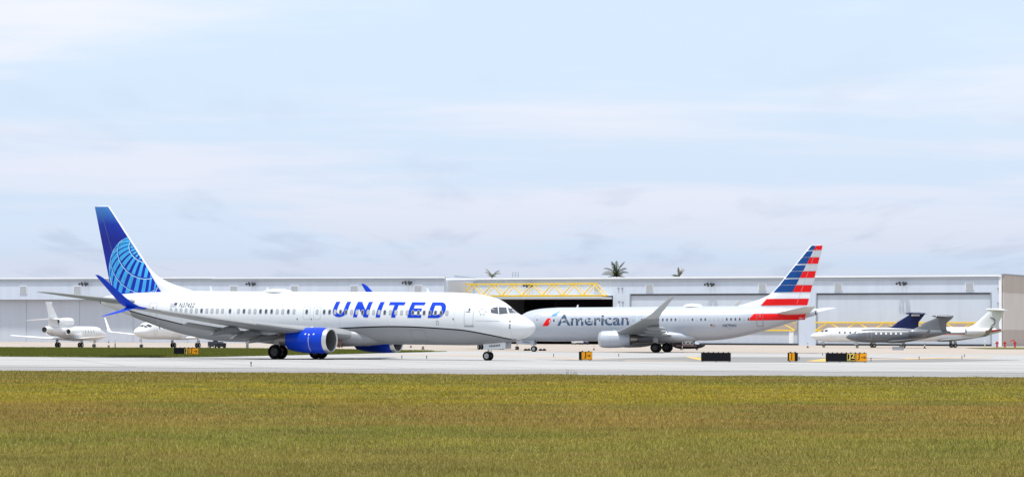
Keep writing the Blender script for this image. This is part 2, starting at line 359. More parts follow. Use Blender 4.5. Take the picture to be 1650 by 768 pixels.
        mb = MB(); rings = []
        for x, w, zt, zb in ((4.6, .05, ez+1.06, ez+.9), (3.6, .17, pz+.12, ez+.8), (2.2, .22, pz+.15, ez+.6), (.6, .22, pz, ez+.35), (-.6, .14, pz-.1, ez+.45), (-1.6, .03, pz-.15, pz-.3)):
            rings.append([(x, ey-w, zb), (x, ey-w, zt-.05), (x, ey-w*.5, zt), (x, ey+w*.5, zt), (x, ey+w, zt-.05), (x, ey+w, zb)])
        mb.loft(rings).build('engine_pylon', body_m, root, 40)
        # main gear
        mg = MB(); gy = sd_*2.86
        mg.tube([(0, gy, .56), (.05, gy, 1.25)], .085, 12); mg.tube([(.05, gy, 1.1), (.15, gy-sd_*.1, 2.0)], .125, 12)
        mg.tube([(0, gy-.45, .56), (0, gy+.45, .56)], .07, 10); mg.tube([(.05, gy, 1.25), (.1, gy-sd_*1.4, 1.75)], .06, 8)
        mg.tube([(-.12, gy, .7), (-.3, gy, 1.0), (-.12, gy, 1.35)], .035, 8)
        mg.box((.0, gy+sd_*.16, 1.25), (.55, .05, .8))
        mo = mg.build('main_gear', strutm, root)
        for q in (-.43, .43): wheel(mo, (0, gy+q, .565), .565, .40)
        # horizontal stabiliser
        a = L-xm
        zr, zt = 4.42+dz, 5.12+dz
        lifting('tailplane', [(-(a-5.0), sd_*.5, zr, 4.3, .10, sd_*7), (-(a-4.45), sd_*1.1, zr+.06, 3.85, .10, sd_*7), (-(a-.25), sd_*6.9, zt, 1.35, .09, sd_*7), (-(a+.12), sd_*7.12, zt+.02, .9, .07, sd_*7)], wing_grey if nac_m is blue else mat('tailplane_grey', (.52, .54, .56), .42, var=.06, vscale=.7), root, 12)
    # nose gear
    nx = xm-4.0; up = nx*math.sin(pitch)
    ng = MB(); ng.tube([(nx, 0, .34+up), (nx+.04, 0, 1.0+up), (nx+.1, 0, 1.7+up)], [.06, .075, .09], 12)
    ng.tube([(nx, -.26, .34+up), (nx, .26, .34+up)], .05, 10); ng.tube([(nx+.05, 0, .95+up), (nx+1.0, 0, 1.6+up)], .045, 8); ng.tube([(nx+.1, 0, .5+up), (nx+.3, 0, .75+up), (nx+.12, 0, 1.0+up)], .03, 8)
    ng.box((nx+.12, 0, .95+up), (.12, .3, .12))
    no = ng.build('nose_gear', strutm, root)
    for q in (-.2, .2): wheel(no, (nx, q, .343+up), .343, .20)
    for s_ in (-1, 1):
        d = MB(); x0, x1 = nx-.15, nx+1.75; zb, zt = .80+up, 1.34+up
        d.add([(x0, s_*.46, zb), (x1, s_*.46, zb+.12), (x1, s_*.44, zt+.05), (x0, s_*.44, zt), (x0, s_*.43, zb), (x1, s_*.43, zb+.12), (x1, s_*.41, zt+.05), (x0, s_*.41, zt)], [(0, 1, 2, 3), (7, 6, 5, 4), (0, 4, 5, 1), (1, 5, 6, 2), (2, 6, 7, 3), (3, 7, 4, 0)])
        dd = d.build('nose_gear_door', body_m, root, 0)
        mk = MB()
        for k in range(7): mk.box((x0+.55+k*.14, s_*.463, zb+.29+.012*k), (.09, .004, .15))
        mk.build('door_marking', dline, dd, 0)
    # fin
    secs = []; a = L-xm
    for z in [5.0, 5.15, 5.3, 5.5, 5.7, 5.9, 6.1, 6.3, 6.5, 6.7, 6.95, 7.2, 7.6, 8, 8.5, 9, 9.5, 10, 10.5, 11, 11.4, 11.8, 12.2]:
        le, te = FIN_LE(z)[0], fin_te(z); c = te-le; secs.append((-(a+le), 0, z+dz, c, 2*fin_ht(z)/c, 90))
    le, te = FIN_LE(12.3)[0]+.12, fin_te(12.3); secs.append((-(a+le), 0, 12.3+dz, te-le, .02, 90))
    lifting('fin', secs, fin_m, root, 30)
    def finmap(sd_, off=.008):
        off += .032
        def f(s, z):
            zz = z-dz; le, te = FIN_LE(min(max(zz, 5), 12.3))[0], fin_te(zz); c = te-le; q = min(max((s-L-le)/c, 0), 1)
            return (xm-s, sd_*(c*naca(q, 2*fin_ht(zz)/c)+off), z)
        return f
    # rudder hinge line, tail cone exhaust, antennas
    for s_ in (1, -1):
        conform('rudder_gap', [[(L+fin_te(z0)-1.35*(.45+.55*(12.3-z0)/7), z0+dz) for z0 in (5.6, 11.9)]+[(L+fin_te(z0)-1.35*(.45+.55*(12.3-z0)/7)+.03, z0+dz) for z0 in (11.9, 5.6)]], finmap(s_, .01), dline if nac_m is blue else line_m, root, .5)
    MB().revolve([(0, .29), (-.16, .25), (-.16, .2), (.2, .18)], (xm-L+.18, 0, 4.52+dz), 'X', 20).build('tail_exhaust', dark, root)
    for st in (1.42, 5.9, 11.8, 16.2, L-14.2, L-9.4, L-5.9):
        n = 48; MB().loft([B.ring(st+q, n, .003) for q in (-.011, .011)], False).build('panel_seam', mat('seam_grey', (.50, .52, .54), .5), root, 60)
    for st, h, w in ((9.2, .32, .3), (24.0, .34, .3), (29.5 if L > 39 else 14.2, .42, .28)):
        z = B.f(st)[0]; lifting('antenna', [(xm-st, 0, z-.05, w, .12, 90), (xm-st-.18, 0, z+h, w*.45, .12, 90)], white, root, 6)
    for s_ in (side,):
        return root, B, finmap

def window_part(B, st, z, side, parent, w=.27, h=.40, pane=glass, rimm=rim_m):
    mb = MB(); o = rrect(st, z, w, h, .10, 3); i = rrect(st, z, w*.70, h*.78, .075, 3); n = len(o)
    v = [B.pt(a, b, side, .012) for a, b in o]+[B.pt(a, b, side, .016) for a, b in i]
    mb.add(v, [(k, (k+1) % n, n+(k+1) % n, n+k) for k in range(n)], 0)
    mb.add([B.pt(a, b, side, .014) for a, b in i]+[B.pt(st, z, side, .014)], [(k, (k+1) % n, n) for k in range(n)], 1)
    return mb.build('window', [rimm, pane], parent, 0)
def outline_part(B, name, st, z, w, h, side, parent, m, t=.035, r=.16, fill=None, off=.012):
    mb = MB(); o = rrect(st, z, w, h, r, 4)
    def dens(p):
        q = []
        for k in range(len(p)):
            a, b = p[k], p[(k+1) % len(p)]; n = max(1, int(math.hypot(a[0]-b[0], a[1]-b[1])/.15))
            q += [(a[0]+(b[0]-a[0])*i/n, a[1]+(b[1]-a[1])*i/n) for i in range(n)]
        return q
    o = dens(o); i = [(st+(a-st)*(1-2*t/w), z+(b-z)*(1-2*t/h)) for a, b in o]; n = len(o)
    mb.add([B.pt(a, b, side, off) for a, b in o]+[B.pt(a, b, side, off) for a, b in i], [(k, (k+1) % n, n+(k+1) % n, n+k) for k in range(n)])
    return mb.build(name, m, parent, 0)
def cockpit(B, side, parent, panes, m=mat('cockpit_glass', (.07, .08, .10), .12, spec=.55)):
    for p in panes:
        conform('cockpit_window', [p], lambda s, z: B.pt(s, z, side, .012), m, parent, .08, .12)
        cx, cz = sum(a for a, b in p)/len(p), sum(b for a, b in p)/len(p)
        big = [(cx+(a-cx)*1.10, cz+(b-cz)*1.13) for a, b in p]
        conform('cockpit_window_frame', [big], lambda s, z: B.pt(s, z, side, .006), mat('frame_grey', (.60, .62, .64), .4), parent, .08, .12)
def clip_convex(poly, clip):
    def inside(p, a, b): return (b[0]-a[0])*(p[1]-a[1])-(b[1]-a[1])*(p[0]-a[0]) >= -1e-9
    area = sum(clip[i][0]*clip[(i+1) % len(clip)][1]-clip[(i+1) % len(clip)][0]*clip[i][1] for i in range(len(clip)))
    if area < 0: clip = clip[::-1]
    out = poly
    for i in range(len(clip)):
        a, b = clip[i], clip[(i+1) % len(clip)]; inp = out; out = []
        for k in range(len(inp)):
            p, q = inp[k], inp[(k+1) % len(inp)]; ip, iq = inside(p, a, b), inside(q, a, b)
            if ip != iq:
                d1 = (b[0]-a[0])*(p[1]-a[1])-(b[1]-a[1])*(p[0]-a[0]); d2 = (b[0]-a[0])*(q[1]-a[1])-(b[1]-a[1])*(q[0]-a[0]); t = d1/(d1-d2)
                x = (p[0]+(q[0]-p[0])*t, p[1]+(q[1]-p[1])*t)
                out.append(x)
            if iq: out.append(q)
        if len(out) < 3: return []
    return out

# ------------------------------------------------------------------ ground
def node_mat(name):
    m = bpy.data.materials.new(name); m.use_nodes = True; nt = m.node_tree; return m, nt.nodes, nt.links, nt.nodes['Principled BSDF']
def nz(N, L, vec, scale, detail=5, rough=.6, dist=0.0):
    n = N.new('ShaderNodeTexNoise'); n.inputs['Scale'].default_value = scale; n.inputs['Detail'].default_value = detail; n.inputs['Roughness'].default_value = rough; n.inputs['Distortion'].default_value = dist
    L.new(vec, n.inputs['Vector']); return n.outputs[0]
def mapping(N, L, sc, rot=0.0, coord='Object'):
    tc = N.new('ShaderNodeTexCoord'); mp = N.new('ShaderNodeMapping'); mp.inputs['Scale'].default_value = sc; mp.inputs['Rotation'].default_value = (0, 0, rot); L.new(tc.outputs[coord], mp.inputs[0]); return mp.outputs[0]
def rampn(N, L, f, pts):
    r = N.new('ShaderNodeValToRGB'); L.new(f, r.inputs[0]); e = r.color_ramp.elements
    while len(e) < len(pts): e.new(.5)
    for k, (p, c) in enumerate(pts): e[k].position = p; e[k].color = (*c, 1)
    return r.outputs[0]
def mixn(N, L, f, a, b, mode='MIX'):
    n = N.new('ShaderNodeMix'); n.data_type = 'RGBA'; n.blend_type = mode
    for i, v in ((0, f), (6, a), (7, b)):
        if isinstance(v, (int, float)): n.inputs[i].default_value = v
        elif isinstance(v, tuple): n.inputs[i].default_value = (*v, 1)
        else: L.new(v, n.inputs[i])
    return n.outputs[2]
def pave_mat(name, col, streak, stain, rot=0.0, slab=None, rub=.0):
    m, N, L, b = node_mat(name)
    s1 = nz(N, L, mapping(N, L, (.012, .35, 1), rot), 1.0, 6, .6, .15)      # long wear streaks along the traffic
    s2 = nz(N, L, mapping(N, L, (.05, .10, 1)), 1.0, 7, .65)                # blotches
    s3 = nz(N, L, mapping(N, L, (6, 6, 6)), 1.0, 3, .6)                     # aggregate
    a = mixn(N, L, 1.0, col, rampn(N, L, s1, [(.36, (1-streak,)*3), (.52, (1, 1, 1)), (.72, (1.06, 1.06, 1.06))]), 'MULTIPLY')
    a = mixn(N, L, 1.0, a, rampn(N, L, s2, [(.35, stain), (.6, (1, 1, 1))]), 'MULTIPLY')
    a = mixn(N, L, 1.0, a, rampn(N, L, s3, [(.3, (.94, .94, .94)), (.7, (1.04, 1.04, 1.04))]), 'MULTIPLY')
    if rub:
        s4 = nz(N, L, mapping(N, L, (.006, .8, 1), rot), 1.0, 4, .7, .1)
        a = mixn(N, L, rampn(N, L, s4, [(.58, (0, 0, 0)), (.72, (rub,)*3)]), a, (.10, .10, .11))
    if slab:
        br = N.new('ShaderNodeTexBrick'); L.new(mapping(N, L, (1, 1, 1), rot), br.inputs['Vector']); br.offset = 0; br.inputs['Scale'].default_value = 1; br.inputs['Brick Width'].default_value = slab; br.inputs['Row Height'].default_value = slab
        br.inputs['Mortar Size'].default_value = .10; br.inputs['Mortar Smooth'].default_value = .3; br.inputs['Color1'].default_value = (1, 1, 1, 1); br.inputs['Color2'].default_value = (.955, .955, .96, 1); br.inputs['Mortar'].default_value = (.55, .53, .51, 1)
        a = mixn(N, L, 1.0, a, br.outputs[0], 'MULTIPLY')
    L.new(a, b.inputs['Base Color']); b.inputs['Roughness'].default_value = .82; b.inputs['Specular IOR Level'].default_value = .25
    return m
def sheet(name, pts, z, m, kind='structure', sub=0):
    me = bpy.data.meshes.new(name); me.from_pydata([(x, y, z) for x, y in pts], [], [tuple(range(len(pts)))]); me.materials.append(m)
    bm = bmesh.new(); bm.from_mesh(me); bmesh.ops.triangulate(bm, faces=bm.faces)
    for f in bm.faces:
        if f.normal.z < 0: f.normal_flip()
    bm.to_mesh(me); bm.free(); o = link(name, me); o['kind'] = kind; return o
EDGE = math.atan2(G(1650, 608)[1]-G(0, 597)[1], G(1650, 608)[0]-G(0, 597)[0])
concrete = pave_mat('concrete_pavement', (.41, .405, .40), .22, (.88, .88, .89), EDGE, 7.6, .55)
shoulder_m = pave_mat('weathered_shoulder', (.28, .275, .28), .18, (.88, .88, .88), EDGE)
asphalt_m = pave_mat('grey_asphalt', (.235, .235, .235), .22, (.82, .80, .78), EDGE)
apron_m = pave_mat('tan_apron_concrete', (.41, .36, .315), .12, (.90, .88, .86), -.2, 7.6)
def grass_ground(name, c1, c2, c3):
    m, N, L, b = node_mat(name)
    f = nz(N, L, mapping(N, L, (.12, .3, 1)), 1.0, 8, .7); g = nz(N, L, mapping(N, L, (3, 3, 3)), 1.0, 5, .7)
    a = rampn(N, L, f, [(.3, c1), (.5, c2), (.7, c3)]); a = mixn(N, L, 1.0, a, rampn(N, L, g, [(.3, (.65, .65, .6)), (.7, (1.2, 1.2, 1.15))]), 'MULTIPLY')
    L.new(a, b.inputs['Base Color']); b.inputs['Roughness'].default_value = .9; b.inputs['Specular IOR Level'].default_value = .1
    bp = N.new('ShaderNodeBump'); bp.inputs['Strength'].default_value = .8; bp.inputs['Distance'].default_value = .08; L.new(g, bp.inputs['Height']); L.new(bp.outputs[0], b.inputs['Normal']); return m
sheet('ground', [(-3000, -50), (3000, -50), (3000, 5000), (-3000, 5000)], -.02, grass_ground('outlying_ground', (.10, .10, .035), (.13, .12, .04), (.16, .14, .05)))
sheet('apron', [(-700, 180), (700, 180), (700, 690), (-700, 690)], 0.0, apron_m)
def line_pts(pp): return [G(a, b) for a, b in pp]
def ext(p, q, t): return (p[0]+(q[0]-p[0])*t, p[1]+(q[1]-p[1])*t)
ne = [G(0, 597), G(660, 602), G(1000, 604.2), G(1650, 608)]
ne = [ext(ne[0], ne[1], -6)]+ne+[ext(ne[2], ne[3], 8)]
fe = [G(1900, 571.5), G(1650, 571), G(1200, 568.5), G(900, 566.3), G(720, 565.7), G(350, 563), G(0, 561.5)]
fe = [ext(fe[1], fe[0], 9)]+fe+[ext(fe[5], fe[6], 6)]
sheet('taxiway', ne+fe, .004, concrete)
def offset_line(ln, d): return [(x, y+d) for x, y in ln]
sheet('taxiway_shoulder', ne+offset_line(ne, 17.5)[::-1], .008, shoulder_m)
for nm, d0, d1, c in (('edge_joint', 17.5, 18.6, (.19, .18, .18)), ('edge_line', 20.2, 21.2, (.74, .73, .71)), ('edge_joint', 23.0, 23.9, (.22, .21, .21)), ('edge_joint', 8.0, 8.5, (.27, .26, .26))):
    sheet(nm, offset_line(ne, d0)+offset_line(ne, d1)[::-1], .012, mat('line_%d' % int(d0*10), c, .8, var=.35, vscale=.12, stretch=(.2, 2, 1)))
# grey asphalt island with the signs
isl = line_pts([(870, 580.6), (960, 577.5), (1100, 574.6), (1300, 575), (1500, 577), (1640, 579.6), (1645, 580.2), (1500, 583), (1330, 583.8), (1180, 583.2), (1000, 581.8)])
sheet('asphalt_island', isl, .008, asphalt_m)
tan_m = mat('tan_dust', (.46, .36, .28), .9, var=.4, vscale=.15, stretch=(.2, 2, 1))
for pp in ([(560, 571.2), (760, 571.6), (930, 574.2), (905, 575.2), (740, 573.3), (600, 572)], [(1380, 578.2), (1480, 576.2), (1560, 575.4), (1570, 576), (1490, 577.4), (1400, 579.4)], [(1000, 580.3), (1100, 580.9), (1120, 581.8), (1010, 581.3)], [(860, 577.5), (930, 577), (1010, 578.2), (930, 579)]):
    sheet('dust_patch', line_pts(pp), .012, tan_m)
yel = mat('yellow_marking_paint', (.68, .40, .07), .7, var=.2, vscale=.4)
for pp in ([(1104, 574.6), (1113, 574.7), (1150, 578), (1150, 581.6), (1131, 580.6)], [(1298, 581.8), (1331, 577.2), (1345, 577.2), (1345, 582.2)], [(1455, 578), (1530, 576.1), (1600, 575.2), (1600, 575.6), (1530, 576.7), (1460, 578.6)]):
    o = sheet('taxi_line', line_pts(pp), .016, yel)
# grass wedge on the left, between taxiway and apron
gi = [(-900, 572.5), (0, 574), (180, 575.2), (270, 575.4), (350, 574.5), (430, 572.7), (560, 570), (640, 568), (720, 566)]
gt = [(720, 565.4), (560, 563.7), (460, 562.8), (400, 562), (180, 561), (0, 560.3), (-900, 558)]
sheet('grass_island', line_pts(gi+gt), .03, grass_ground('green_turf', (.075, .095, .018), (.105, .115, .022), (.15, .135, .03)))
sheet('grass_verge', line_pts([(1555, 560.6), (1610, 559.5), (2300, 561), (2300, 564), (1650, 562.2), (1590, 562)]), .03, MATS.get('x') or bpy.data.materials['green_turf'])
fg = [(-120, 5), (120, 5)]+ne[::-1]
sheet('grass_field', [(-140, 5)]+[(140, 5)]+[ne[-1]]+ne[-2:0:-1]+[ne[0]], .0, grass_ground('field_soil', (.11, .085, .018), (.13, .10, .022), (.145, .11, .026)))

def grass_mat():
    m, N, L, b = node_mat('grass_blades')
    gm = N.new('ShaderNodeNewGeometry'); sp = N.new('ShaderNodeSeparateXYZ'); L.new(gm.outputs['Position'], sp.inputs[0])
    wob = nz(N, L, mapping(N, L, (.035, .05, 1)), 1.0, 6, .6)
    ad = N.new('ShaderNodeMath'); ad.operation = 'MULTIPLY_ADD'; L.new(wob, ad.inputs[0]); ad.inputs[1].default_value = 44; L.new(sp.outputs[1], ad.inputs[2])
    mr = N.new('ShaderNodeMapRange'); L.new(ad.outputs[0], mr.inputs[0]); mr.inputs['From Min'].default_value = 52; mr.inputs['From Max'].default_value = 162
    # bands of the mown field, near to far: green, brown, straw-yellow swath, olive
    band = rampn(N, L, mr.outputs[0], [(0.0, (.25, .222, .056)), (.10, (.25, .228, .052)), (.17, (.265, .255, .048)), (.22, (.29, .235, .052)), (.28, (.305, .215, .058)), (.41, (.31, .22, .056)), (.47, (.355, .29, .026)), (.66, (.355, .29, .026)), (.74, (.27, .212, .050)), (1.0, (.25, .20, .052))])
    pat = nz(N, L, mapping(N, L, (.10, .16, 1)), 1.0, 7, .68)
    c = mixn(N, L, rampn(N, L, pat, [(.38, (.8, .8, .8)), (.54, (0, 0, 0))]), band, (.185, .215, .040))
    pat2 = nz(N, L, mapping(N, L, (.35, .5, 1)), 1.0, 5, .7)
    c = mixn(N, L, rampn(N, L, pat2, [(.54, (0, 0, 0)), (.72, (.7, .7, .7))]), c, (.31, .19, .07))
    pat3 = nz(N, L, mapping(N, L, (.22, .22, 1)), 1.0, 6, .7)
    c = mixn(N, L, 1.0, c, rampn(N, L, pat3, [(.3, (.78, .80, .80)), (.5, (1.14, 1.12, 1.06)), (.7, (1.38, 1.30, 1.2))]), 'MULTIPLY')
    rnd = N.new('ShaderNodeMapRange'); L.new(gm.outputs['Random Per Island'], rnd.inputs[0]); rnd.inputs['To Min'].default_value = .66; rnd.inputs['To Max'].default_value = 1.3
    c = mixn(N, L, 1.0, c, rnd.outputs[0], 'MULTIPLY')
    dr = N.new('ShaderNodeMath'); dr.operation = 'GREATER_THAN'; dr.inputs[1].default_value = .91; L.new(gm.outputs['Random Per Island'], dr.inputs[0])
    c = mixn(N, L, dr.outputs[0], c, (.43, .34, .14))
    L.new(c, b.inputs['Base Color']); b.inputs['Roughness'].default_value = .7; b.inputs['Specular IOR Level'].default_value = .15
    b.inputs['Subsurface Weight'].default_value = 0
    return m
def grass():
    rng = np.random.default_rng(3); V = []
    ex = np.array([p[0] for p in ne]); ey = np.array([p[1] for p in ne])
    for y0, y1, dens, h0, h1, w in ((32, 44, 1200, .022, .062, .006), (44, 60, 700, .025, .07, .008), (60, 82, 400, .028, .075, .011), (82, 108, 180, .02, .06, .019), (108, 128, 130, .035, .09, .024), (128, 158, 110, .035, .09, .028)):
        hw = .20*y1+3; n = int((y1-y0)*2*hw*dens); x = rng.uniform(-hw, hw, n); y = rng.uniform(y0, y1, n)
        k = (np.abs(x) < .19*y+3) & (y < np.interp(x, ex, ey)+rng.uniform(-2.2, .1, n)+1.1*np.sin(x*.9)*np.sin(x*.37+1)); x, y = x[k], y[k]; n = len(x)
        cl = np.sin(x*1.7+np.sin(y*.9)*2)*np.sin(y*1.1+np.sin(x*.6)*2)
        h = rng.uniform(h0, h1, n)*(1+.35*cl)*np.where(rng.random(n) > .985, 1.7, 1); a = rng.uniform(0, math.pi, n); ww = w*rng.uniform(.6, 1.3, n)
        lx, ly = rng.normal(0, .38, n)*h, rng.normal(0, .38, n)*h
        dx, dy = np.cos(a)*ww/2, np.sin(a)*ww/2; z = np.zeros(n)
        V.append(np.stack([np.stack([x-dx, y-dy, z], 1), np.stack([x+dx, y+dy, z], 1), np.stack([x+lx, y+ly, h], 1)], 1).reshape(-1, 3))
    poly = np.array([G(a, b) for a, b in ((-60, 574), (180, 575.2), (350, 574.5), (430, 572.7), (560, 570), (700, 566), (560, 563.7), (400, 562), (0, 560.3), (-60, 560.2))])
    n = 300000; x = rng.uniform(poly[:, 0].min(), poly[:, 0].max(), n); y = rng.uniform(poly[:, 1].min(), poly[:, 1].max(), n); k = np.zeros(n, bool); j = len(poly)-1
    for i in range(len(poly)):
        xi, yi, xj, yj = *poly[i], *poly[j]; k ^= ((yi > y) != (yj > y)) & (x < (xj-xi)*(y-yi)/(yj-yi+1e-9)+xi); j = i
    x, y = x[k], y[k]; n = len(x); h = rng.uniform(.06, .2, n); a = rng.uniform(0, math.pi, n); dx, dy = np.cos(a)*.06, np.sin(a)*.06; z = np.full(n, .02)
    VI = np.stack([np.stack([x-dx, y-dy, z], 1), np.stack([x+dx, y+dy, z], 1), np.stack([x, y, h+.02], 1)], 1).reshape(-1, 3)
    def put(name, V, m, lab):
        nv = len(V); me = bpy.data.meshes.new(name); me.vertices.add(nv); me.vertices.foreach_set('co', V.astype(np.float32).ravel()); me.loops.add(nv); me.loops.foreach_set('vertex_index', np.arange(nv, dtype=np.int32))
        me.polygons.add(nv//3); me.polygons.foreach_set('loop_start', np.arange(0, nv, 3, dtype=np.int32)); me.update(calc_edges=True); me.materials.append(m); tag(link(name, me), lab, 'grass', kind='stuff'); print(name, nv//3)
    put('grass', VI, grass_ground('green_blades', (.115, .145, .028), (.15, .17, .034), (.21, .19, .045)), 'short green grass blades on the wedge between taxiway and apron')
    V = np.concatenate(V).astype(np.float32); nv = len(V); nt = nv//3
    me = bpy.data.meshes.new('grass'); me.vertices.add(nv); me.vertices.foreach_set('co', V.ravel())
    me.loops.add(nv); me.loops.foreach_set('vertex_index', np.arange(nv, dtype=np.int32))
    me.polygons.add(nt); me.polygons.foreach_set('loop_start', np.arange(0, nv, 3, dtype=np.int32))
    me.update(calc_edges=True); me.materials.append(grass_mat()); o = link('grass', me)
    tag(o, 'dry olive and brown grass blades covering the foreground field', 'grass', kind='stuff'); print('grass tris', nt)
grass()

# ------------------------------------------------------------------ hangars
def wall_mat(name, col, rib=.45):
    m, N, L, b = node_mat(name); tc = N.new('ShaderNodeTexCoord')
    w = N.new('ShaderNodeTexWave'); w.bands_direction = 'X'; w.inputs['Scale'].default_value = 1/rib*.16; L.new(tc.outputs['Object'], w.inputs['Vector'])
    bp = N.new('ShaderNodeBump'); bp.inputs['Strength'].default_value = .35; bp.inputs['Distance'].default_value = .04; L.new(w.outputs[1], bp.inputs['Height']); L.new(bp.outputs[0], b.inputs['Normal'])
    s = nz(N, L, mapping(N, L, (.5, .5, .06)), 1.0, 5, .6); a = mixn(N, L, 1.0, col, rampn(N, L, s, [(.3, (.93, .93, .93)), (.7, (1.03, 1.03, 1.03))]), 'MULTIPLY')
    L.new(a, b.inputs['Base Color']); b.inputs['Roughness'].default_value = .5; return m
hw_m = wall_mat('pale_blue_cladding', (.565, .635, .745)); hd_m = wall_mat('grey_door_cladding', (.53, .57, .645), 1.2); hc_m = wall_mat('blue_door_cladding', (.54, .60, .70), .8)
trim = mat('white_trim', (.80, .82, .85), .45, var=.05, vscale=.5); gut = mat('grey_gutter', (.30, .33, .37), .5); inter = mat('hangar_interior', (.07, .072, .08), .8)  # near-black interior: the dimness of the open bay is put into its colour
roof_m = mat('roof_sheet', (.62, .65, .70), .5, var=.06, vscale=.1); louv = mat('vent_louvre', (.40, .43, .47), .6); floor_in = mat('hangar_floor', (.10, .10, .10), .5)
ytruss = mat('yellow_truss_paint', (.85, .58, .04), .45, var=.12, vscale=1.5); blackish = mat('black_gasket', (.04, .045, .055), .6)
tan1 = wall_mat('tan_wall', (.46, .395, .355)); tan2 = wall_mat('cream_wall', (.62, .58, .54))
def vent(parent, x, z, w=3.4, h=3.2):
    v = MB().box((x, -.06, z), (w, .12, h)).build('vent', trim, parent, 0)
    for k in range(7): MB().box((x, -.15, z-h*.4+k*h*.8/6), (w*.86, .08, h*.8/6*.62), ).build('slat', louv, v, 0)
def facade_point(a, b, px):
    t = math.tan(math.atan((px-825)/4500)); dx, dy = b[0]-a[0], b[1]-a[1]; W = math.hypot(dx, dy); return (t*a[1]-a[0])/((dx-t*dy)/W), W
def floods(px, py, a, b, side_lab):
    u, W = facade_point(a, b, px); c, s = (b[0]-a[0])/W, (b[1]-a[1])/W; x, y = a[0]+c*u+s*1.15, a[1]+s*u-c*1.15; z = AT(px, py, y)[2]
    o = empty('floodlight_cluster', (x, y, z), math.atan2(s, c), 'cluster of black floodlights '+side_lab, 'floodlight', 'floodlight clusters on the hangar headers'); o.scale = (.8, 1, .8)
    MB().box((0, .35, .1), (2.6, .12, .12)).box((-.4, .75, .1), (.12, .8, .12)).box((.7, .75, .1), (.12, .8, .12)).build('bracket', blackish, o, 0)
    for k, (dx, dz, r) in enumerate(((-1.35, .0, .34), (-.55, .25, .38), (-.35, -.3, .3), (.55, .22, .36), (.75, -.28, .38), (1.25, .05, .42))):
        MB().revolve([(-.35, r*.25), (-.32, r), (.05, r*.75), (.3, r*.35), (.34, .01)], (dx, 0, dz), 'Y', 12).build('lamp_head', blackish, o)
def facade(name, label, a, b, H, depth=70):
    """a, b: ground points of the facade's ends; local x runs along it, local y away from the camera side"""
    dx, dy = b[0]-a[0], b[1]-a[1]; W = math.hypot(dx, dy)
    o = empty(name, (a[0], a[1], 0), math.atan2(dy, dx), label, 'hangar'); o['_w'] = W; del o['_w']
    return o, W
def left_hangar(a, b, H, dtop, label, npan, vents):
    o, W = facade('hangar', label, a, b, H)
    MB().box((W/2, .6, (H+dtop)/2), (W, 1.2, H-dtop)).build('header_wall', hw_m, o, 0)
    MB().box((W/2, .5, H+.18), (W+.3, 1.5, .35)).build('roof_trim', trim, o, 0); MB().box((W/2, -.18, H-.35), (W, .28, .32)).build('gutter', gut, o, 0)
    pw = W/npan
    for k in range(npan): MB().box((pw*(k+.5), 2.0+.10*(k % 2), dtop/2+.1), (pw-.02, .25, dtop+.2)).build('door_panel', hd_m, o, 0)
    MB().box((W/2, 1.5, dtop+.25), (W-.1, .5, .5)).build('door_track', blackish, o, 0)
    MB().box((W/2, 36, H/2-.2), (W-.2, 66, H-.4)).build('rear_building', roof_m, o, 0)
    for px in vents: vent(o, facade_point(a, b, px)[0], (H+dtop)/2-.1, 2.1, 1.9)
    return o, W
HA0 = ((-260-825)*692/4500, 696); HA1 = ((342-825)*664/4500, 664); HB1 = ((716-825)*646/4500, 646)
la, wa = left_hangar(HA0, HA1, 15.25, 10.3, 'pale hangar with grey sliding doors behind the white trijet at far left', 14, (38, 125))
lb, wb = left_hangar(HA1, HB1, 15.15, 10.3, 'pale hangar behind the blue and white airliner fuselage, left of the open hangar', 8, (377, 475, 571, 674))
HC0 = ((718-825)*670/4500, 670); HC1 = ((1613-825)*610/4500, 610)
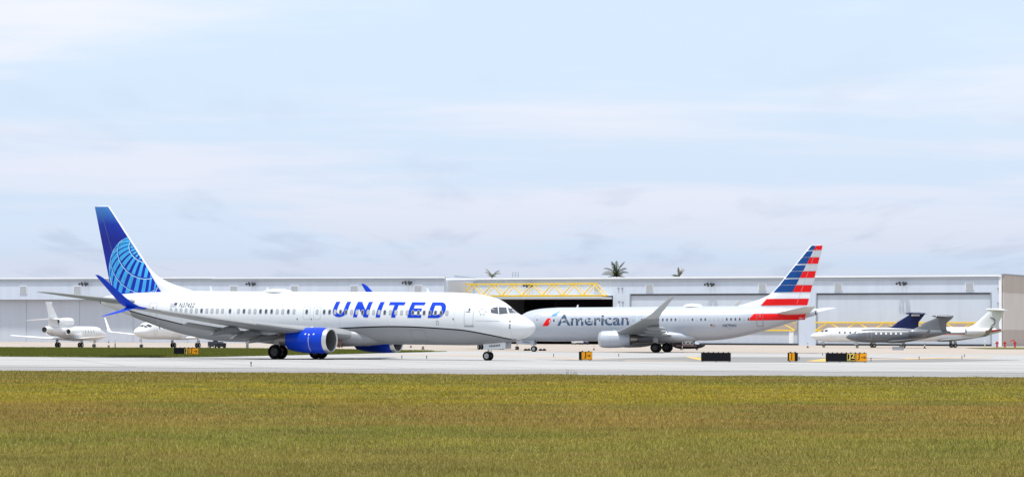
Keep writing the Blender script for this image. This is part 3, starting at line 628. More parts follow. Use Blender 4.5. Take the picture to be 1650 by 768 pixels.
def big_hangar():
    H = 15.2; o, W = facade('hangar', 'long pale blue hangar with one open dark bay and two closed doors', HC0, HC1, H)
    def X(px):            # facade distance for a pixel column
        t = (px-825)/4500; ax, ay = HC0; c, s = (HC1[0]-ax)/W, (HC1[1]-ay)/W; return (t*ay-ax)/(c-t*s)
    bays = [(X(731), X(988), 11.3), (X(1015), X(1287), 11.65), (X(1315), X(1598), 11.65)]
    edges = [0]+[e for bb in bays for e in bb[:2]]+[W]
    for i in range(0, len(edges), 2): MB().box(((edges[i]+edges[i+1])/2, .6, H/2), (edges[i+1]-edges[i], 1.2, H)).build('pier_wall', hw_m, o, 0)
    for x0, x1, zt in bays: MB().box(((x0+x1)/2, .6, (H+zt)/2), (x1-x0-.004, 1.19, H-zt)).build('header_wall', hw_m, o, 0)
    MB().box((W/2, .5, H+.2), (W+.3, 1.6, .4)).build('roof_trim', trim, o, 0); MB().box((W/2, -.2, H-.32), (W, .3, .3)).build('gutter', gut, o, 0)
    MB().box((.1, -.1, H/2), (.35, .3, H)).build('corner_trim', trim, o, 0); MB().box((W-.1, -.1, H/2), (.6, .3, H)).build('corner_trim', trim, o, 0)
    # roof and rear volume; open bay has a real interior
    x0, x1, zt = bays[0]
    MB().box((W/2, 36, H-.5), (W-.2, 68.6, .4)).build('roof', roof_m, o, 0)
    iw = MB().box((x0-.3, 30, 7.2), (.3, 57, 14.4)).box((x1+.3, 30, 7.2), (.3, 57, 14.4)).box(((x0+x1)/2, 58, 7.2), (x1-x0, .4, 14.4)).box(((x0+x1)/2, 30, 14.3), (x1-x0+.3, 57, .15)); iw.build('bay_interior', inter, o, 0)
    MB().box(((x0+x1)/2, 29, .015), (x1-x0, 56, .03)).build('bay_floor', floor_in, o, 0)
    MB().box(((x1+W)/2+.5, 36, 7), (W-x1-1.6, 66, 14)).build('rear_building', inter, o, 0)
    # raised door: horizontal leaf with its truss standing on the outer edge
    leaf = MB().box(((x0+x1)/2, -2.6, 10.75), (x1-x0-.6, 6.2, .5)).build('raised_door', trim, o, 0)
    MB().box(((x0+x1)/2, -5.75, 10.72), (x1-x0-.6, .1, .16)).build('door_edge', gut, leaf, 0)
    tr = MB().box(((x0+x1)/2, -5.5, 11.3), (x1-x0, .34, .34)).box(((x0+x1)/2, -3.6, 11.3), (x1-x0, .3, .3)).build('door_truss', ytruss, o, 0)
    n = 8; p = (x1-x0)/n; xa, xb = x0+p*.45, x1-p*.45
    MB().box(((x0+x1)/2, -5.5, 14.05), (xb-xa, .34, .34)).build('top_chord', ytruss, tr, 0); MB().box(((x0+x1)/2+.4, -3.6, 14.05), (xb-xa-.6, .28, .28)).build('top_chord', ytruss, tr, 0)
    for yy, rr, sh in ((-5.5, .15, 0), (-3.6, .10, .5)):
        pts = [(x0+p*k, 11.3) for k in range(n+1)]
        for k in range(n):
            mid = (x0+p*(k+.5)+sh*.3, 14.05)
            for q in (pts[k], pts[k+1]): MB().tube([(q[0]+sh*.3, yy, q[1]), (mid[0], yy, mid[1])], rr, 6).build('diagonal', ytruss, tr, 0)
    # closed doors
    for bi in (1, 2):
        x0, x1, zt = bays[bi]
        dr = MB().box(((x0+x1)/2, .5, zt/2), (x1-x0-.5, .5, zt-.35)).build('closed_door', hc_m, o, 0)
        MB().box(((x0+x1)/2, .1, zt-.12), (x1-x0, .3, .36)).build('door_head_gap', blackish, o, 0)
        MB().box((x0+.12, .08, zt/2), (.26, .3, zt)).build('door_jamb', gut, o, 0); MB().box((x1-.12, .08, zt/2), (.26, .3, zt)).build('door_jamb', gut, o, 0)
        MB().box(((x0+x1)/2, -.05, .2), (x1-x0, .2, .4)).build('door_seal', blackish, o, 0)
        tr = MB().box(((x0+x1)/2, -1.6, 3.35), (x1-x0-.6, .3, .32)).box(((x0+x1)/2, .1, 4.35), (x1-x0-.7, .3, 1.9), ).build('door_truss', ytruss, o, 0)
        tr.data.materials.append(tan1); tr.data.polygons.foreach_set('material_index', [0]*6+[1]*6)
        MB().box(((x0+x1)/2, -1.6, 5.15), (x1-x0-.6, .3, .32)).build('top_chord', ytruss, tr, 0)
        n = 12; p = (x1-x0-.6)/n
        for k in range(n):
            xx = x0+.3+p*k; za, zb = (5.15, 3.35) if k % 2 else (3.35, 5.15)
            MB().tube([(xx, -1.6, za), (xx+p, -1.6, zb)], .12, 6).build('diagonal', ytruss, tr, 0)
    for px in (757, 963, 1047, 1229, 1351, 1555+8): vent(o, X(px), 13.2 if px > 1000 else 12.95, 1.95, 1.75)
    # personnel door, wall boxes
    MB().box((X(1275), .2, 2.5), (1.1, .2, 4.6)).build('personnel_door', trim, o, 0)
    for px, z in ((997, 13.0), (1003, 13.0), (998, 9.9), (1004, 9.8), (1609, 12.6), (1609, 9.4)): MB().box((X(px), -.12, z), (.35, .25, .4)).build('wall_box', gut, o, 0)
    # rail on the roof, raised gable end
    rl = MB(); xr = X(822)
    for q in (-.75, 0, .75): rl.box((xr+q, 3, H+1.0), (.1, .1, 1.6))
    rl.box((xr, 3, H+1.75), (1.6, .1, .1)).box((xr, 3, H+1.1), (1.6, .1, .1)).build('roof_rail', gut, o, 0)
    MB().add([(.3, 4, H+.2), (8.4, 4, H+.25), (.3, 4, H+1.15), (.3, 5, H+.2), (8.4, 5, H+.25), (.3, 5, H+1.15)], [(0, 1, 2), (5, 4, 3), (0, 2, 5, 3), (2, 1, 4, 5), (0, 3, 4, 1)]).build('roof_gable', roof_m, o, 0)
    MB().tube([(.3, 3.9, H+1.2), (8.4, 3.9, H+.3)], .12, 6).build('gable_edge', gut, o, 0)
    # banded end wall facing right
    for z0, z1, mm_ in ((0, 3.6, tan1), (3.6, 11.75, tan2), (11.75, 15.6, tan1)): MB().box((W+.25, 35, (z0+z1)/2), (.5+.02*z0, 69, z1-z0)).build('end_wall_band', mm_, o, 0)
    MB().box((W+.3, 35, 15.7), (.9, 69.4, .25)).build('end_wall_trim', gut, o, 0)
    return o
big_hangar()
for px, py, ends, t in ((139, 457.5, (HA0, HA1), 'above the left sliding doors beside the blue winglet'), (408, 457.5, (HA1, HB1), 'above the domed crown of the front airliner'), (659.5, 455.5, (HA1, HB1), 'near the right end of the left hangar'), (855, 460, (HC0, HC1), 'behind the raised yellow truss'), (1147, 458.2, (HC0, HC1), 'above the second airliner, between its winglet and tail'), (1456, 456.7, (HC0, HC1), 'above the navy jet tail')):
    floods(px, py, ends[0], ends[1], t)

# ------------------------------------------------------------------ the two airliners
def crown_dome(B, st, ln, h, w, m, parent):
    rings = []; n = 14
    for i in range(n+1):
        q = i/n; s_ = st-ln/2+ln*q; k = max(.02, math.sin(math.pi*q**.85))**.6; t = B.f(s_)[0]
        rings.append([(B.xm-s_, w*k*math.cos(a), t-.06+(h+.06)*k*math.sin(a)) for a in [math.pi*j/12 for j in range(13)]])
    return MB().loft(rings, False, 0, False).build('antenna_dome', m, parent, 60)
def plane_blue():
    L, xm, dz, sd_ = 40.67, 21.2, -.08, -1
    root, B, finmap = airliner('airliner', 'white airliner with blue globe tail and blue engines on the taxiway in front', L, xm, (-16.76, 219.7, 0), -.5136, R(.5), dz, white, sd_, 18, white, blue, wing_grey, blue, True)
    cv = pchip(sorted([(37.6, 3.80), (37.03, 3.67), (33.17, 2.94), (29.75, 2.38), (27.06, 2.17), (25.02, 2.10), (21, 2.2), (16.21, 2.45), (11.04, 2.63), (5.6, 2.44), (3.12, 2.08), (1.57, 1.76), (.9, 1.96-.35)]))
    mb = MB(); rings = []; st = .95
    sts = [.95+.05*i for i in range(20)]+[2+.35*i for i in range(101)]
    for st in [q for q in sts if q < 37.4]:
        t, b, w = B.f(st); t += .004; b -= .004; w += .004; zc = b+B.zf*(t-b); z = max(cv(st)[0], b+.004); a0 = math.asin(min(1, max(-1, (zc-z)/(zc-b)))); r = []
        for k in range(25):
            a = a0+(math.pi-2*a0)*k/24; r.append((xm-st, -w*math.cos(a), zc-(zc-b)*math.sin(a)))
        rings.append(r)
    mb.loft(rings, False, 0, False).build('belly_panel', belly_grey, root, 60)
    for s_ in (-1, 1):
        rings = [[B.pt(st, max(cv(st)[0], B.f(st)[1]+.05)+q*.048, s_, .009) for q in (-1, 1)] for st in [1.35+.12*i for i in range(300)] if st < 37.3]
        MB().loft(rings, False, 0, False).build('cheat_line', black, root, 60)
    f = lambda s, z: B.pt(s, z, sd_, .009)
    # letters (u to the right = towards the nose)
    def arc(cx, cy, rx, ry, a0, a1, n=8): return [(cx+rx*math.cos(R(a0+(a1-a0)*i/n)), cy+ry*math.sin(R(a0+(a1-a0)*i/n))) for i in range(n+1)]
    H = 1.2
    U = [(0, H), (0, .5)]+arc(.69, .5, .69, .5, 180, 360, 14)+[(1.38, H), (1.0, H), (1.0, .52)]+arc(.69, .52, .31, .27, 0, -180, 10)+[(.38, H)]
    Np = [(0, 0), (.37, 0), (.37, .66), (.99, 0), (1.38, 0), (1.38, H), (1.01, H), (1.01, .56), (.40, H), (0, H)]
    I = [(0, 0), (.40, 0), (.40, H), (0, H)]
    T = [(.52, 0), (.90, 0), (.90, .95), (1.40, .95), (1.40, H), (0, H), (0, .95), (.52, .95)]
    E_ = [(0, 0), (1.22, 0), (1.22, .24), (.38, .24), (.38, .50), (1.12, .50), (1.12, .72), (.38, .72), (.38, .96), (1.22, .96), (1.22, H), (0, H)]
    Do = [(0, 0), (.4, 0)]+arc(.80, .6, .62, .6, -90, 90, 12)+[(.4, H), (0, H)]; Di = [(.38, .25), (.5, .25)]+arc(.78, .6, .27, .35, -90, 90, 12)+[(.5, .95), (.38, .95)]
    n = len(Do); Dm = (Do+Di, [(k, (k+1) % n, n+(k+1) % n, n+k) for k in range(n)])
    for s0, p in ((16.93, U), (14.95, Np), (12.90, I), (12.02, T), (10.05, E_), (8.24, Dm)):
        m2 = lambda u, v, s0=s0: (s0-u-.17*v, 3.31+v)
        pp = ([m2(*q) for q in p[0]], p[1]) if isinstance(p, tuple) else [[m2(*q) for q in p]]
        conform('letter', pp, f, letter_blue, root, .1)
    rnd = random.Random(5); k = 0
    sts = [32.3-.508*i for i in range(11)]+[26.5]+[25.68-.525*i for i in range(11)]+[19.24, 18.28]+[17.62-.5025*i for i in range(23)]
    for st in sts:
        q = rnd.random(); window_part(B, st, 3.70+.003*(st-20)*0, sd_, root, pane=glass if q < .42 else shade)
    for st in [17.62-.508*i for i in range(22)]: pass
    # doors and hatches
    for st, z, w, h in ((4.68, 3.62, .78, 1.72), (34.2, 3.52, .76, 1.66)):
        d = outline_part(B, 'door', st, z, w, h, sd_, root, line_m, .03)
        window_part(B, st, z+.36, sd_, d, .17, .24)
        conform('door_handle', [[(st+.25, z+.16), (st-.1, z+.16), (st-.1, z+.22), (st+.25, z+.22)]], lambda s, zz: B.pt(s, zz, sd_, .014), dline, d, .1)
        conform('door_sill', [[(st+.4, z-h/2-.10), (st-.4, z-h/2-.10), (st-.42, z-h/2-.01), (st+.42, z-h/2-.01)]], lambda s, zz: B.pt(s, zz, sd_, .016), rim_m, d, .1)
    for st in (19.24, 18.28): outline_part(B, 'overwing_exit', st, 3.62, .66, 1.02, sd_, root, line_m, .02)
    outline_part(B, 'exit_door', 26.5, 3.75, .8, 1.5, sd_, root, mat('faint_line', (.66, .67, .68), .5), .015)
    outline_part(B, 'cargo_door', 9.3, 1.98, 1.25, .84, sd_, root, dline, .015, .1); outline_part(B, 'cargo_door', 27.9, 2.02, 1.2, .8, sd_, root, dline, .015, .1)
    for st, z in ((20.1, 3.13), (18.78, 3.13), (6.0, 3.25), (1.5, 3.13), (1.47, 2.83), (1.47, 2.65)):
        conform('sensor_port', [rrect(st, z, .12, .13, .05, 3)], lambda s, zz: B.pt(s, zz, sd_, .012), dline, root, .3)
    outline_part(B, 'hatch', 7.4, 2.95, .22, .34, sd_, root, rim_m, .05, .05)
    conform('warning_line', [[(4.1, 3.13), (2.2, 3.12), (2.2, 3.15), (4.1, 3.16)]], lambda s, zz: B.pt(s, zz, sd_, .012), line_m, root, .3, .2)
    for k in range(6):      # ring of small marks aft of the cockpit
        a = 2*math.pi*k/6; cx, cz = 3.58+.24*math.cos(a), 3.83+.24*math.sin(a)
        conform('star_mark', [[(cx+.09*math.cos(a+2*math.pi*j/3), cz+.09*math.sin(a+2*math.pi*j/3)) for j in range(3)]], f, rim_m, root, .3)
    cockpit(B, sd_, root, [[(3.10, 4.13), (2.64, 4.19), (2.38, 3.66), (2.92, 3.75)], [(2.58, 4.19), (2.24, 4.17), (1.86, 3.72), (2.32, 3.63)], [(2.18, 4.15), (1.98, 4.06), (1.52, 3.74), (1.78, 3.73)]])
    cockpit(B, 1, root, [[(2.18, 4.15), (1.98, 4.06), (1.52, 3.74), (1.78, 3.73)], [(2.58, 4.19), (2.24, 4.17), (1.86, 3.72), (2.32, 3.63)]])
    # registration and flag
    v, fc = text2d('N37422', .36, .2, .0, 1.0, 1.1); w = max(p[0] for p in v)
    conform('registration', ([(31.55-p[0]*1.5/w, 3.97+p[1]) for p in v], fc), f, black, root, .15)
    conform('flag_canton', [[(32.07, 4.12), (31.8, 4.12), (31.77, 4.33), (32.04, 4.33)]], f, mat('flag_blue', (.03, .04, .12), .5), root, .2)
    for k in range(4): conform('flag_stripe', [[(32.48, 3.98+.09*k), (31.83 if k > 1 else 31.8, 3.98+.09*k), (31.8, 4.03+.09*k), (32.46, 4.03+.09*k)] if k < 2 else [(32.46, 3.98+.09*k), (32.07, 3.98+.09*k), (32.06, 4.03+.09*k), (32.45, 4.03+.09*k)]], f, mat('flag_grey', (.45, .46, .48), .5), root, .2)
    crown_dome(B, 23.3, 2.9, .22, .75, white, root)
    bc = MB().box((0, 0, 0), (.18, .1, .12)); bc.v = [(x+xm-36.2, y, z+5.42) for x, y, z in bc.v]; bc.build('beacon', dline, root)
    # copper-coloured gear bay fittings seen beside the near engine
    fb = MB(); fb.box((4.9, -2.05, 1.32), (.7, .25, .5), 0, .3, .4).tube([(4.6, -2.1, 1.6), (5.5, -2.2, 1.0)], .06, 8).tube([(5.2, -2.2, 1.75), (4.7, -2.3, 1.25)], .05, 8); fb.build('landing_light_fitting', brass, root)
    # fin paint
    fin_blue, N, Lk, bs = node_mat('fin_blue_fade'); tc = N.new('ShaderNodeTexCoord'); sp = N.new('ShaderNodeSeparateXYZ'); Lk.new(tc.outputs['Object'], sp.inputs[0])
    mr = N.new('ShaderNodeMapRange'); Lk.new(sp.outputs[2], mr.inputs[0]); mr.inputs['From Min'].default_value = 5; mr.inputs['From Max'].default_value = 12.3
    Lk.new(rampn(N, Lk, mr.outputs[0], [(0, (.002, .02, .42)), (.6, (.002, .010, .22)), (.78, (.003, .025, .30)), (1, (.05, .20, .50))]), bs.inputs['Base Color']); bs.inputs['Roughness'].default_value = .32; bs.inputs['Specular IOR Level'].default_value = .3
    quad = [(L+fin_te(12.25)-.03, 12.17), (L+FIN_LE(12.2)[0]+.10, 12.17), (L-.63-.828*(12.3-5.22)+.12, 5.18), (L+fin_te(5.2)-.03, 5.0)]
    C, Rg = (37.06, 6.97), 2.82; ax, bx = (-.404, .915), (.915, .404); S_, K_ = .755, .656
    def sp3(th, ph):
        a = S_*math.cos(th)-K_*math.sin(th)*math.sin(ph); b = math.sin(th)*math.cos(ph); w = K_*math.cos(th)+S_*math.sin(th)*math.sin(ph)
        return (C[0]+Rg*(a*ax[0]+b*bx[0]), C[1]+Rg*(a*ax[1]+b*bx[1])), w
    inner = [(quad[0][0]-.02, quad[0][1]), (quad[1][0]+.05, quad[1][1]), (quad[2][0]+.02, 5.2), (quad[3][0]-.02, 5.06)]
    for s_ in (-1, 1):
        conform('fin_panel', [quad], finmap(s_, .006), fin_blue, root, .35, .35)
        lim = [(C[0]+Rg*math.cos(R(a)), C[1]+Rg*math.sin(R(a))) for a in range(0, 361, 6)]
        ringp = []
        for i in range(60):
            q = clip_convex([lim[i], lim[i+1], (C[0]+(lim[i+1][0]-C[0])*.981, C[1]+(lim[i+1][1]-C[1])*.981), (C[0]+(lim[i][0]-C[0])*.981, C[1]+(lim[i][1]-C[1])*.981)], inner)
            if q: ringp.append(q)
        conform('globe_outline', ringp, finmap(s_, .010), mat('globe_white', (.55, .78, .9), .4), root, .3, .3)
        cells = []; lines = []; d = R(16.5)
        for b0, b1 in ((6, 31), (31, 58), (58, 85), (85, 112)):
            for k in range(-2, 30):
                p0 = d*k+R(3); fr = .78-.44*min(1, max(0, math.degrees(p0))/130); p1 = p0+d*fr
                m_ = 5; t0, t1 = R(b0+1.6), R(b1-(1.6 if b1 < 112 else 0)); loop = []
                for th, ph in [(t0+(t1-t0)*i/m_, p0) for i in range(m_+1)]+[(t1, p0+(p1-p0)*i/2) for i in (1, 2)]+[(t1+(t0-t1)*i/m_, p1) for i in range(1, m_+1)]:
                    q, w = sp3(th, ph)
                    if w > 0.02: loop.append(q)
                if len(loop) > 3:
                    q = clip_convex(loop, inner)
                    if q: cells.append(q)
        for bb in (31, 58, 85):
            for k in range(0, 360, 5):
                loop = [sp3(R(bb+o_), R(k+e)) for o_, e in ((.2, 0), (.2, 5), (1.5, 5), (1.5, 0))]
                if all(w > .05 for q, w in loop):
                    q = clip_convex([q for q, w in loop], inner)
                    if q: lines.append(q)
        conform('globe_grid_cell', cells, finmap(s_, .012), lblue, root, .3, .3)
        conform('globe_parallel', lines, finmap(s_, .014), mat('globe_line', (.40, .70, .9), .4), root, .3, .3)
    return root
plane_blue()
def plane_silver():
    L, xm, dz, sd_ = 38.02, 19.6, 0.0, 1
    root, B, finmap = airliner('airliner', 'silver airliner with red and blue striped tail parked beyond the taxiway', L, xm, (17.64, 328.4, 0), math.pi-.2866, R(.5), 0.0, silver, sd_, 2, mat('fin_white_paint', (.76, .78, .82), .38, var=.04, vscale=.6), silver, wing_grey, mat('winglet_grey_paint', (.40, .42, .42), .45, var=.06, vscale=1), False)
    f = lambda s, z: B.pt(s, z, sd_, .010)
    v, fc = text2d('American', 1.30, 0, .018); w = max(p[0] for p in v)
    conform('lettering', ([(7.40+p[0]*8.72/w, 3.20+p[1]) for p in v], fc), f, textgrey, root, .1)
    conform('emblem_blue', [[(6.61, 4.32), (6.86, 4.64), (7.62, 4.94), (7.2, 4.36)]], f, mat('emblem_blue_paint', (.02, .22, .62), .4), root, .1)
    conform('emblem_red', [[(5.55, 3.16), (6.10, 4.0), (6.34, 4.13), (6.58, 4.02), (6.64, 3.74), (6.26, 3.18)]], f, red, root, .1)
    conform('emblem_grey', [[(6.36, 3.62), (6.47, 3.92), (6.57, 3.88), (6.5, 3.6)]], lambda s, z: B.pt(s, z, sd_, .013), silver, root, .1)
    rnd = random.Random(11)
    for i in range(47):
        st = 6.98+.508*i
        if 16.9 < st < 17.3: continue
        window_part(B, st, 3.82, sd_, root, .25, .38, glass if rnd.random() < .5 else shade, rim_m)
    for st, z, w, h in ((4.9, 3.62, .8, 1.78), (31.65, 3.86, .74, 1.86)):
        d = outline_part(B, 'door', st, z, w, h, sd_, root, dline if st > 10 else line_m, .05 if st > 10 else .03); window_part(B, st, z+.3, sd_, d, .17, .26)
    for st in (16.6, 17.55): outline_part(B, 'overwing_exit', st, 3.74, .62, 1.0, sd_, root, line_m, .02)
    conform('exit_marking', [[(17.02, 3.45), (17.14, 3.45), (17.14, 4.1), (17.02, 4.1)]], f, mat('pale_blue_mark', (.35, .6, .8), .5), root, .1)
    v, fc = text2d('N879NN', .36, 0, .012); w = max(p[0] for p in v)
    conform('registration', ([(27.32+p[0]*1.58/w, 2.90+p[1]) for p in v], fc), f, textgrey, root, .12)
    conform('tail_number', [[(27.95, 2.68), (28.35, 2.68), (28.35, 2.76), (27.95, 2.76)]], f, rim_m, root, .2)
    conform('flag_canton', [[(25.85, 3.1), (26.1, 3.1), (26.1, 3.24), (25.85, 3.24)]], f, mat('flag_blue', (.03, .04, .12), .5), root, .2)
    for k in range(4): conform('flag_stripe', [[(25.85 if k < 2 else 26.11, 2.93+.08*k), (26.48, 2.93+.08*k), (26.48, 2.97+.08*k), (25.85 if k < 2 else 26.11, 2.97+.08*k)]], f, mat('flag_red', (.5, .25, .2), .5), root, .2)
    cockpit(B, sd_, root, [[(3.10, 4.13), (2.64, 4.19), (2.38, 3.66), (2.92, 3.75)], [(2.58, 4.19), (2.24, 4.17), (1.86, 3.72), (2.32, 3.63)], [(2.18, 4.15), (1.98, 4.06), (1.52, 3.74), (1.78, 3.73)]])
    crown_dome(B, 23.4, 2.4, .34, .7, white, root)
    conform('tail_stripe', [[(30.2, 3.65), (30.97, 4.43), (36.9, 4.42), (36.65, 3.70)]], f, red, root, .1, .5)
    mid = lambda z: 35.28+(z-6.91)*.5155
    le = lambda z: L+FIN_LE(z)[0]+.16; te = lambda z: L+fin_te(z)-.05
    pale = mat('pale_grey_stripe', (.50, .52, .56), .4)
    for s_ in (1, -1):
        fm = finmap(s_, .008)
        for z0, z1, kind in ((11.74, 12.27, 2), (10.95, 11.62, 1), (10.17, 10.90, 2), (9.36, 10.02, 1), (8.55, 9.30, 2), (7.75, 8.42, 1), (6.91, 7.70, 2)):
            conform('tail_stripe', [[(le(z0), z0), (mid(z0)-.01, z0), (mid(z1)-.01, z1), (le(z1), z1)]], fm, dblue, root, .4, .4)
            conform('tail_stripe', [[(mid(z0)+.01, z0), (te(z0), z0), (te(z1), z1), (mid(z1)+.01, z1)]], fm, red if kind == 2 else pale, root, .4, .4)
        conform('tail_stripe', [[(31.55, 5.38), (te(5.38), 5.38), (te(6.15), 6.15), (32.22, 6.15)]], fm, red, root, .3, .4)
    return root
plane_silver()

# ------------------------------------------------------------------ business jets
def jet_tab(L, D, zb):
    n = [(0, .40, .40, 0), (.03, .46, .33, .07), (.15, .55, .25, .17), (.4, .645, .15, .29), (.7, .73, .09, .38), (.95, .85, .05, .43), (1.2, .95, .02, .47), (1.6, .99, .0, .495), (2.2, 1, 0, .5)]
    t = [(4.4, 1, 0, .5), (3.5, 1, .04, .49), (2.6, 1.0, .15, .44), (1.7, .98, .32, .34), (.8, .93, .52, .22), (.15, .86, .68, .10), (0, .80, .73, .03)]
    return [(a*D, zb+b*D, zb+c*D, w*D) for a, b, c, w in n]+[(L-a*D, zb+b*D, zb+c*D, w*D) for a, b, c, w in t]
def jet(name, label, loc, rz, L=19.5, D=2.5, zb=1.05, xm=11.6, xn=2.6, span=9.6, finz=6.3, body=jetwhite, finm=None, engm=None, wingm=None, wl=1.4, trijet=False, tailm=None, nwin=8, wside=1, winm=None, sc=1.0, fin_len=1.0):
    root = empty(name, (loc[0], loc[1], 0), rz, label, 'business jet', 'business jets on the apron'); root.scale = (sc, sc, sc)
    finm, engm, wingm, tailm = finm or body, engm or body, wingm or wing_white, tailm or finm or body
    B = Body(jet_tab(L, D, zb), xm, 0, .5); B.shell('fuselage', body, root, 36, .4)
    top = zb+D; wz = zb+.22
    for s in (1, -1):
        lifting('wing', [(3.3, s*.3, wz, 4.6, .13, s*3), (2.4, s*D*.5, wz, 3.7, .12, s*3), (.2, s*span*.5, wz+span*.022, 2.3, .11, s*3), (-2.3, s*span, wz+span*.062, 1.1, .10, s*6)], wingm, root, 10)
        if wl: lifting('winglet', [(-2.3, s*span, wz+span*.062, 1.1, .09, s*6), (-2.75, s*(span+.35), wz+span*.062+.14, .95, .08, s*30), (-3.2, s*(span+.7), wz+span*.062+.5, .8, .08, s*48), (-4.1, s*(span+.55+wl*.55), wz+span*.062+wl, .42, .08, s*55)], wingm, root, 8)
        ey, ez, e0 = s*(D*.5+.62), zb+(.70 if not trijet else .62)*D, xm-(L-7.0)
        e = MB().revolve([(0, .50), (.05, .55), (-.1, .60), (-.6, .66), (-1.4, .66), (-2.3, .58), (-3.0, .46), (-3.35, .40), (-3.3, .36), (-2.6, .36)], (e0, ey, ez), 'X', 28).build('engine', engm, root, 60)
        MB().revolve([(.04, .51), (-.25, .46), (-.7, .45), (-.72, .01)], (e0, ey, ez), 'X', 24).build('intake', dark, e, 60); MB().revolve([(-3.0, .37), (-3.02, .01)], (e0, ey, ez), 'X', 20).build('exhaust', dark, e, 60)
        MB().box((e0-1.5, s*(D*.5+.15), ez), (2.0, .7, .16)).build('engine_pylon', body, root)
        g = MB(); gy = s*(1.85 if trijet else 1.6)*(1.25 if L > 25 else 1); g.tube([(0, gy, .35), (.08, gy, wz)], .07, 8).tube([(0, gy-.3, .35), (0, gy+.3, .35)], .05, 8).box((.05, gy+s*.2, .85), (.55, .04, .5)); go = g.build('main_gear', strutm, root)
        for q in (-.21, .21): wheel(go, (0, gy+q, .36), .36, .24)
    nx = xm-xn; g = MB().tube([(nx, 0, .24), (nx+.05, 0, zb+.2)], .055, 8).tube([(nx, -.2, .24), (nx, .2, .24)], .04, 8).box((nx+.2, 0, zb-.15), (.7, .04, .4)); go = g.build('nose_gear', strutm, root)
    for q in (-.13, .13): wheel(go, (nx, q, .245), .245, .14)
    # fin and tailplane
    fb = L-5.6*fin_len; tz = finz
    secs = []
    if trijet: pts = [(top-.35, L-4.4, 3.6), (top+.9, L-3.7, 2.7), (top+1.6, L-3.2, 2.3), (tz-.35, L-1.75, 1.5), (tz-.3, L-2.0, 1.9), (tz-.05, L-1.9, 1.8), (tz, L-1.75, 1.5)]
    else: pts = [(top-.4, fb-1.6, 6.6), (top+.02, fb-.6, 5.5), (top+.4, fb+.35, 4.5), (top+1.0, fb+1.05, 3.85), (tz-.35, fb+3.0, 2.85), (tz, fb+3.5, 2.6), (tz+.12, fb+3.9, 2.1)]
    for z, s0, c in pts: secs.append((xm-s0, 0, z, c, .10, 90))
    lifting('fin', secs, finm, root, 12)
    if trijet: t0, tzz, ts = L-3.6, top+1.05, 3.7
    else: t0, tzz, ts = fb+3.3, tz+.02, 3.3
    for s in (1, -1): lifting('tailplane', [(xm-t0, s*.05, tzz, 2.3, .10, s*2), (xm-t0-1.6, s*ts, tzz-(.12 if not trijet else .25), 1.05, .09, s*2)], tailm, root, 10)
    if not trijet: MB().revolve([(.75, .01), (.55, .12), (0, .19), (-1.8, .19), (-2.6, .06), (-2.75, .01)], (xm-t0+.1, 0, tzz), 'X', 12).build('fin_bullet', tailm, root, 60)
    else:
        e0 = xm-(L-7.6); c = MB().revolve([(0, .40), (.04, .46), (-.2, .55), (-1.2, .60), (-2.6, .55), (-4.2, .40)], (e0, 0, top+.62), 'X', 26, 0, 1.0).build('centre_intake', body, root, 60)
        MB().revolve([(.02, .41), (-.5, .36), (-.52, .01)], (e0, 0, top+.62), 'X', 20).build('intake', dark, c, 60)
        MB().box((e0-2.2, 0, top+.05), (3.6, .55, .9)).build('intake_fairing', body, root)
        x = MB().revolve([(2.0, .35), (.8, .50), (0, .47), (-.3, .44), (-.3, .40)], (xm-L+.1, 0, zb+.75*D), 'X', 24).build('centre_exhaust', body, root, 60)
        MB().revolve([(-.25, .41), (-.2, .01)], (xm-L+.1, 0, zb+.75*D), 'X', 20).build('exhaust', dark, x, 60)
    # windows
    wm = winm or glass
    for s in ((wside,) if wside in (1, -1) else (1, -1)):
        for k in range(nwin): window_part(B, 5.1+k*.92*(L/19.5), zb+.66*D, s, root, .36, .36, wm, rim_m)
        outline_part(B, 'door', 3.95, zb+.56*D, .8, 1.5, s, root, line_m, .03)
        for p in ([(.92, .805), (1.12, .875), (1.3, .78), (1.12, .70), (.95, .70)], [(.70, .70), (.88, .80), (.90, .695), (.76, .665)]):
            conform('cockpit_window', [[(a*D, zb+b*D) for a, b in p]], lambda q, z, s=s: B.pt(q, z, s, .015), winm or glass, root, .1, .15)
    for s in (1, -1): conform('windshield', [[(.66*D, zb+.695*D), (.90*D, zb+.815*D), (.86*D, zb+.83*D), (.64*D, zb+.705*D)]], lambda q, z, s=s: B.pt(q, z, s, .015), glass, root, .06, .1)
    return root, B
jet('trijet', 'white three-engined jet seen from behind at far left', G(111.5, 559.3), R(70), L=17.6, D=2.05, zb=.98, xm=10.6, xn=3.2, span=7.8, finz=6.45, wl=0, trijet=True, nwin=9, wside=-1, winm=shade)
jet('business_jet', 'white jet with upturned wingtips facing the camera under the airliner tail', G(299, 559.6), R(-110.5), L=28.0, D=2.5, zb=1.2, xm=15.5, xn=1.9, span=14.0, finz=7.6, wl=2.1, nwin=7, wside=0)
jet('business_jet', 'white jet mostly hidden behind the front airliner nose, only its gear showing', G(791, 562.8), R(-63), L=18.5, D=2.2, zb=1.1, xm=10.8, xn=3.0, span=8.6, finz=5.4, wl=0, nwin=6, wside=0)
jA, BA = jet('business_jet', 'white jet with navy blue tail, leftmost of the right-hand jets', G(1407, 559.6), R(180), L=20.2, D=2.62, zb=.98, xm=11.3, xn=2.4, span=9.6, finz=6.15, finm=navy, tailm=navy, wside=1, nwin=8)
fmA = lambda s, z: (BA.xm-s, .26, z)
MB().box((BA.xm-18.9, .22, 5.85), (1.5, .03, .30)).build('fin_flash', jetwhite, jA)
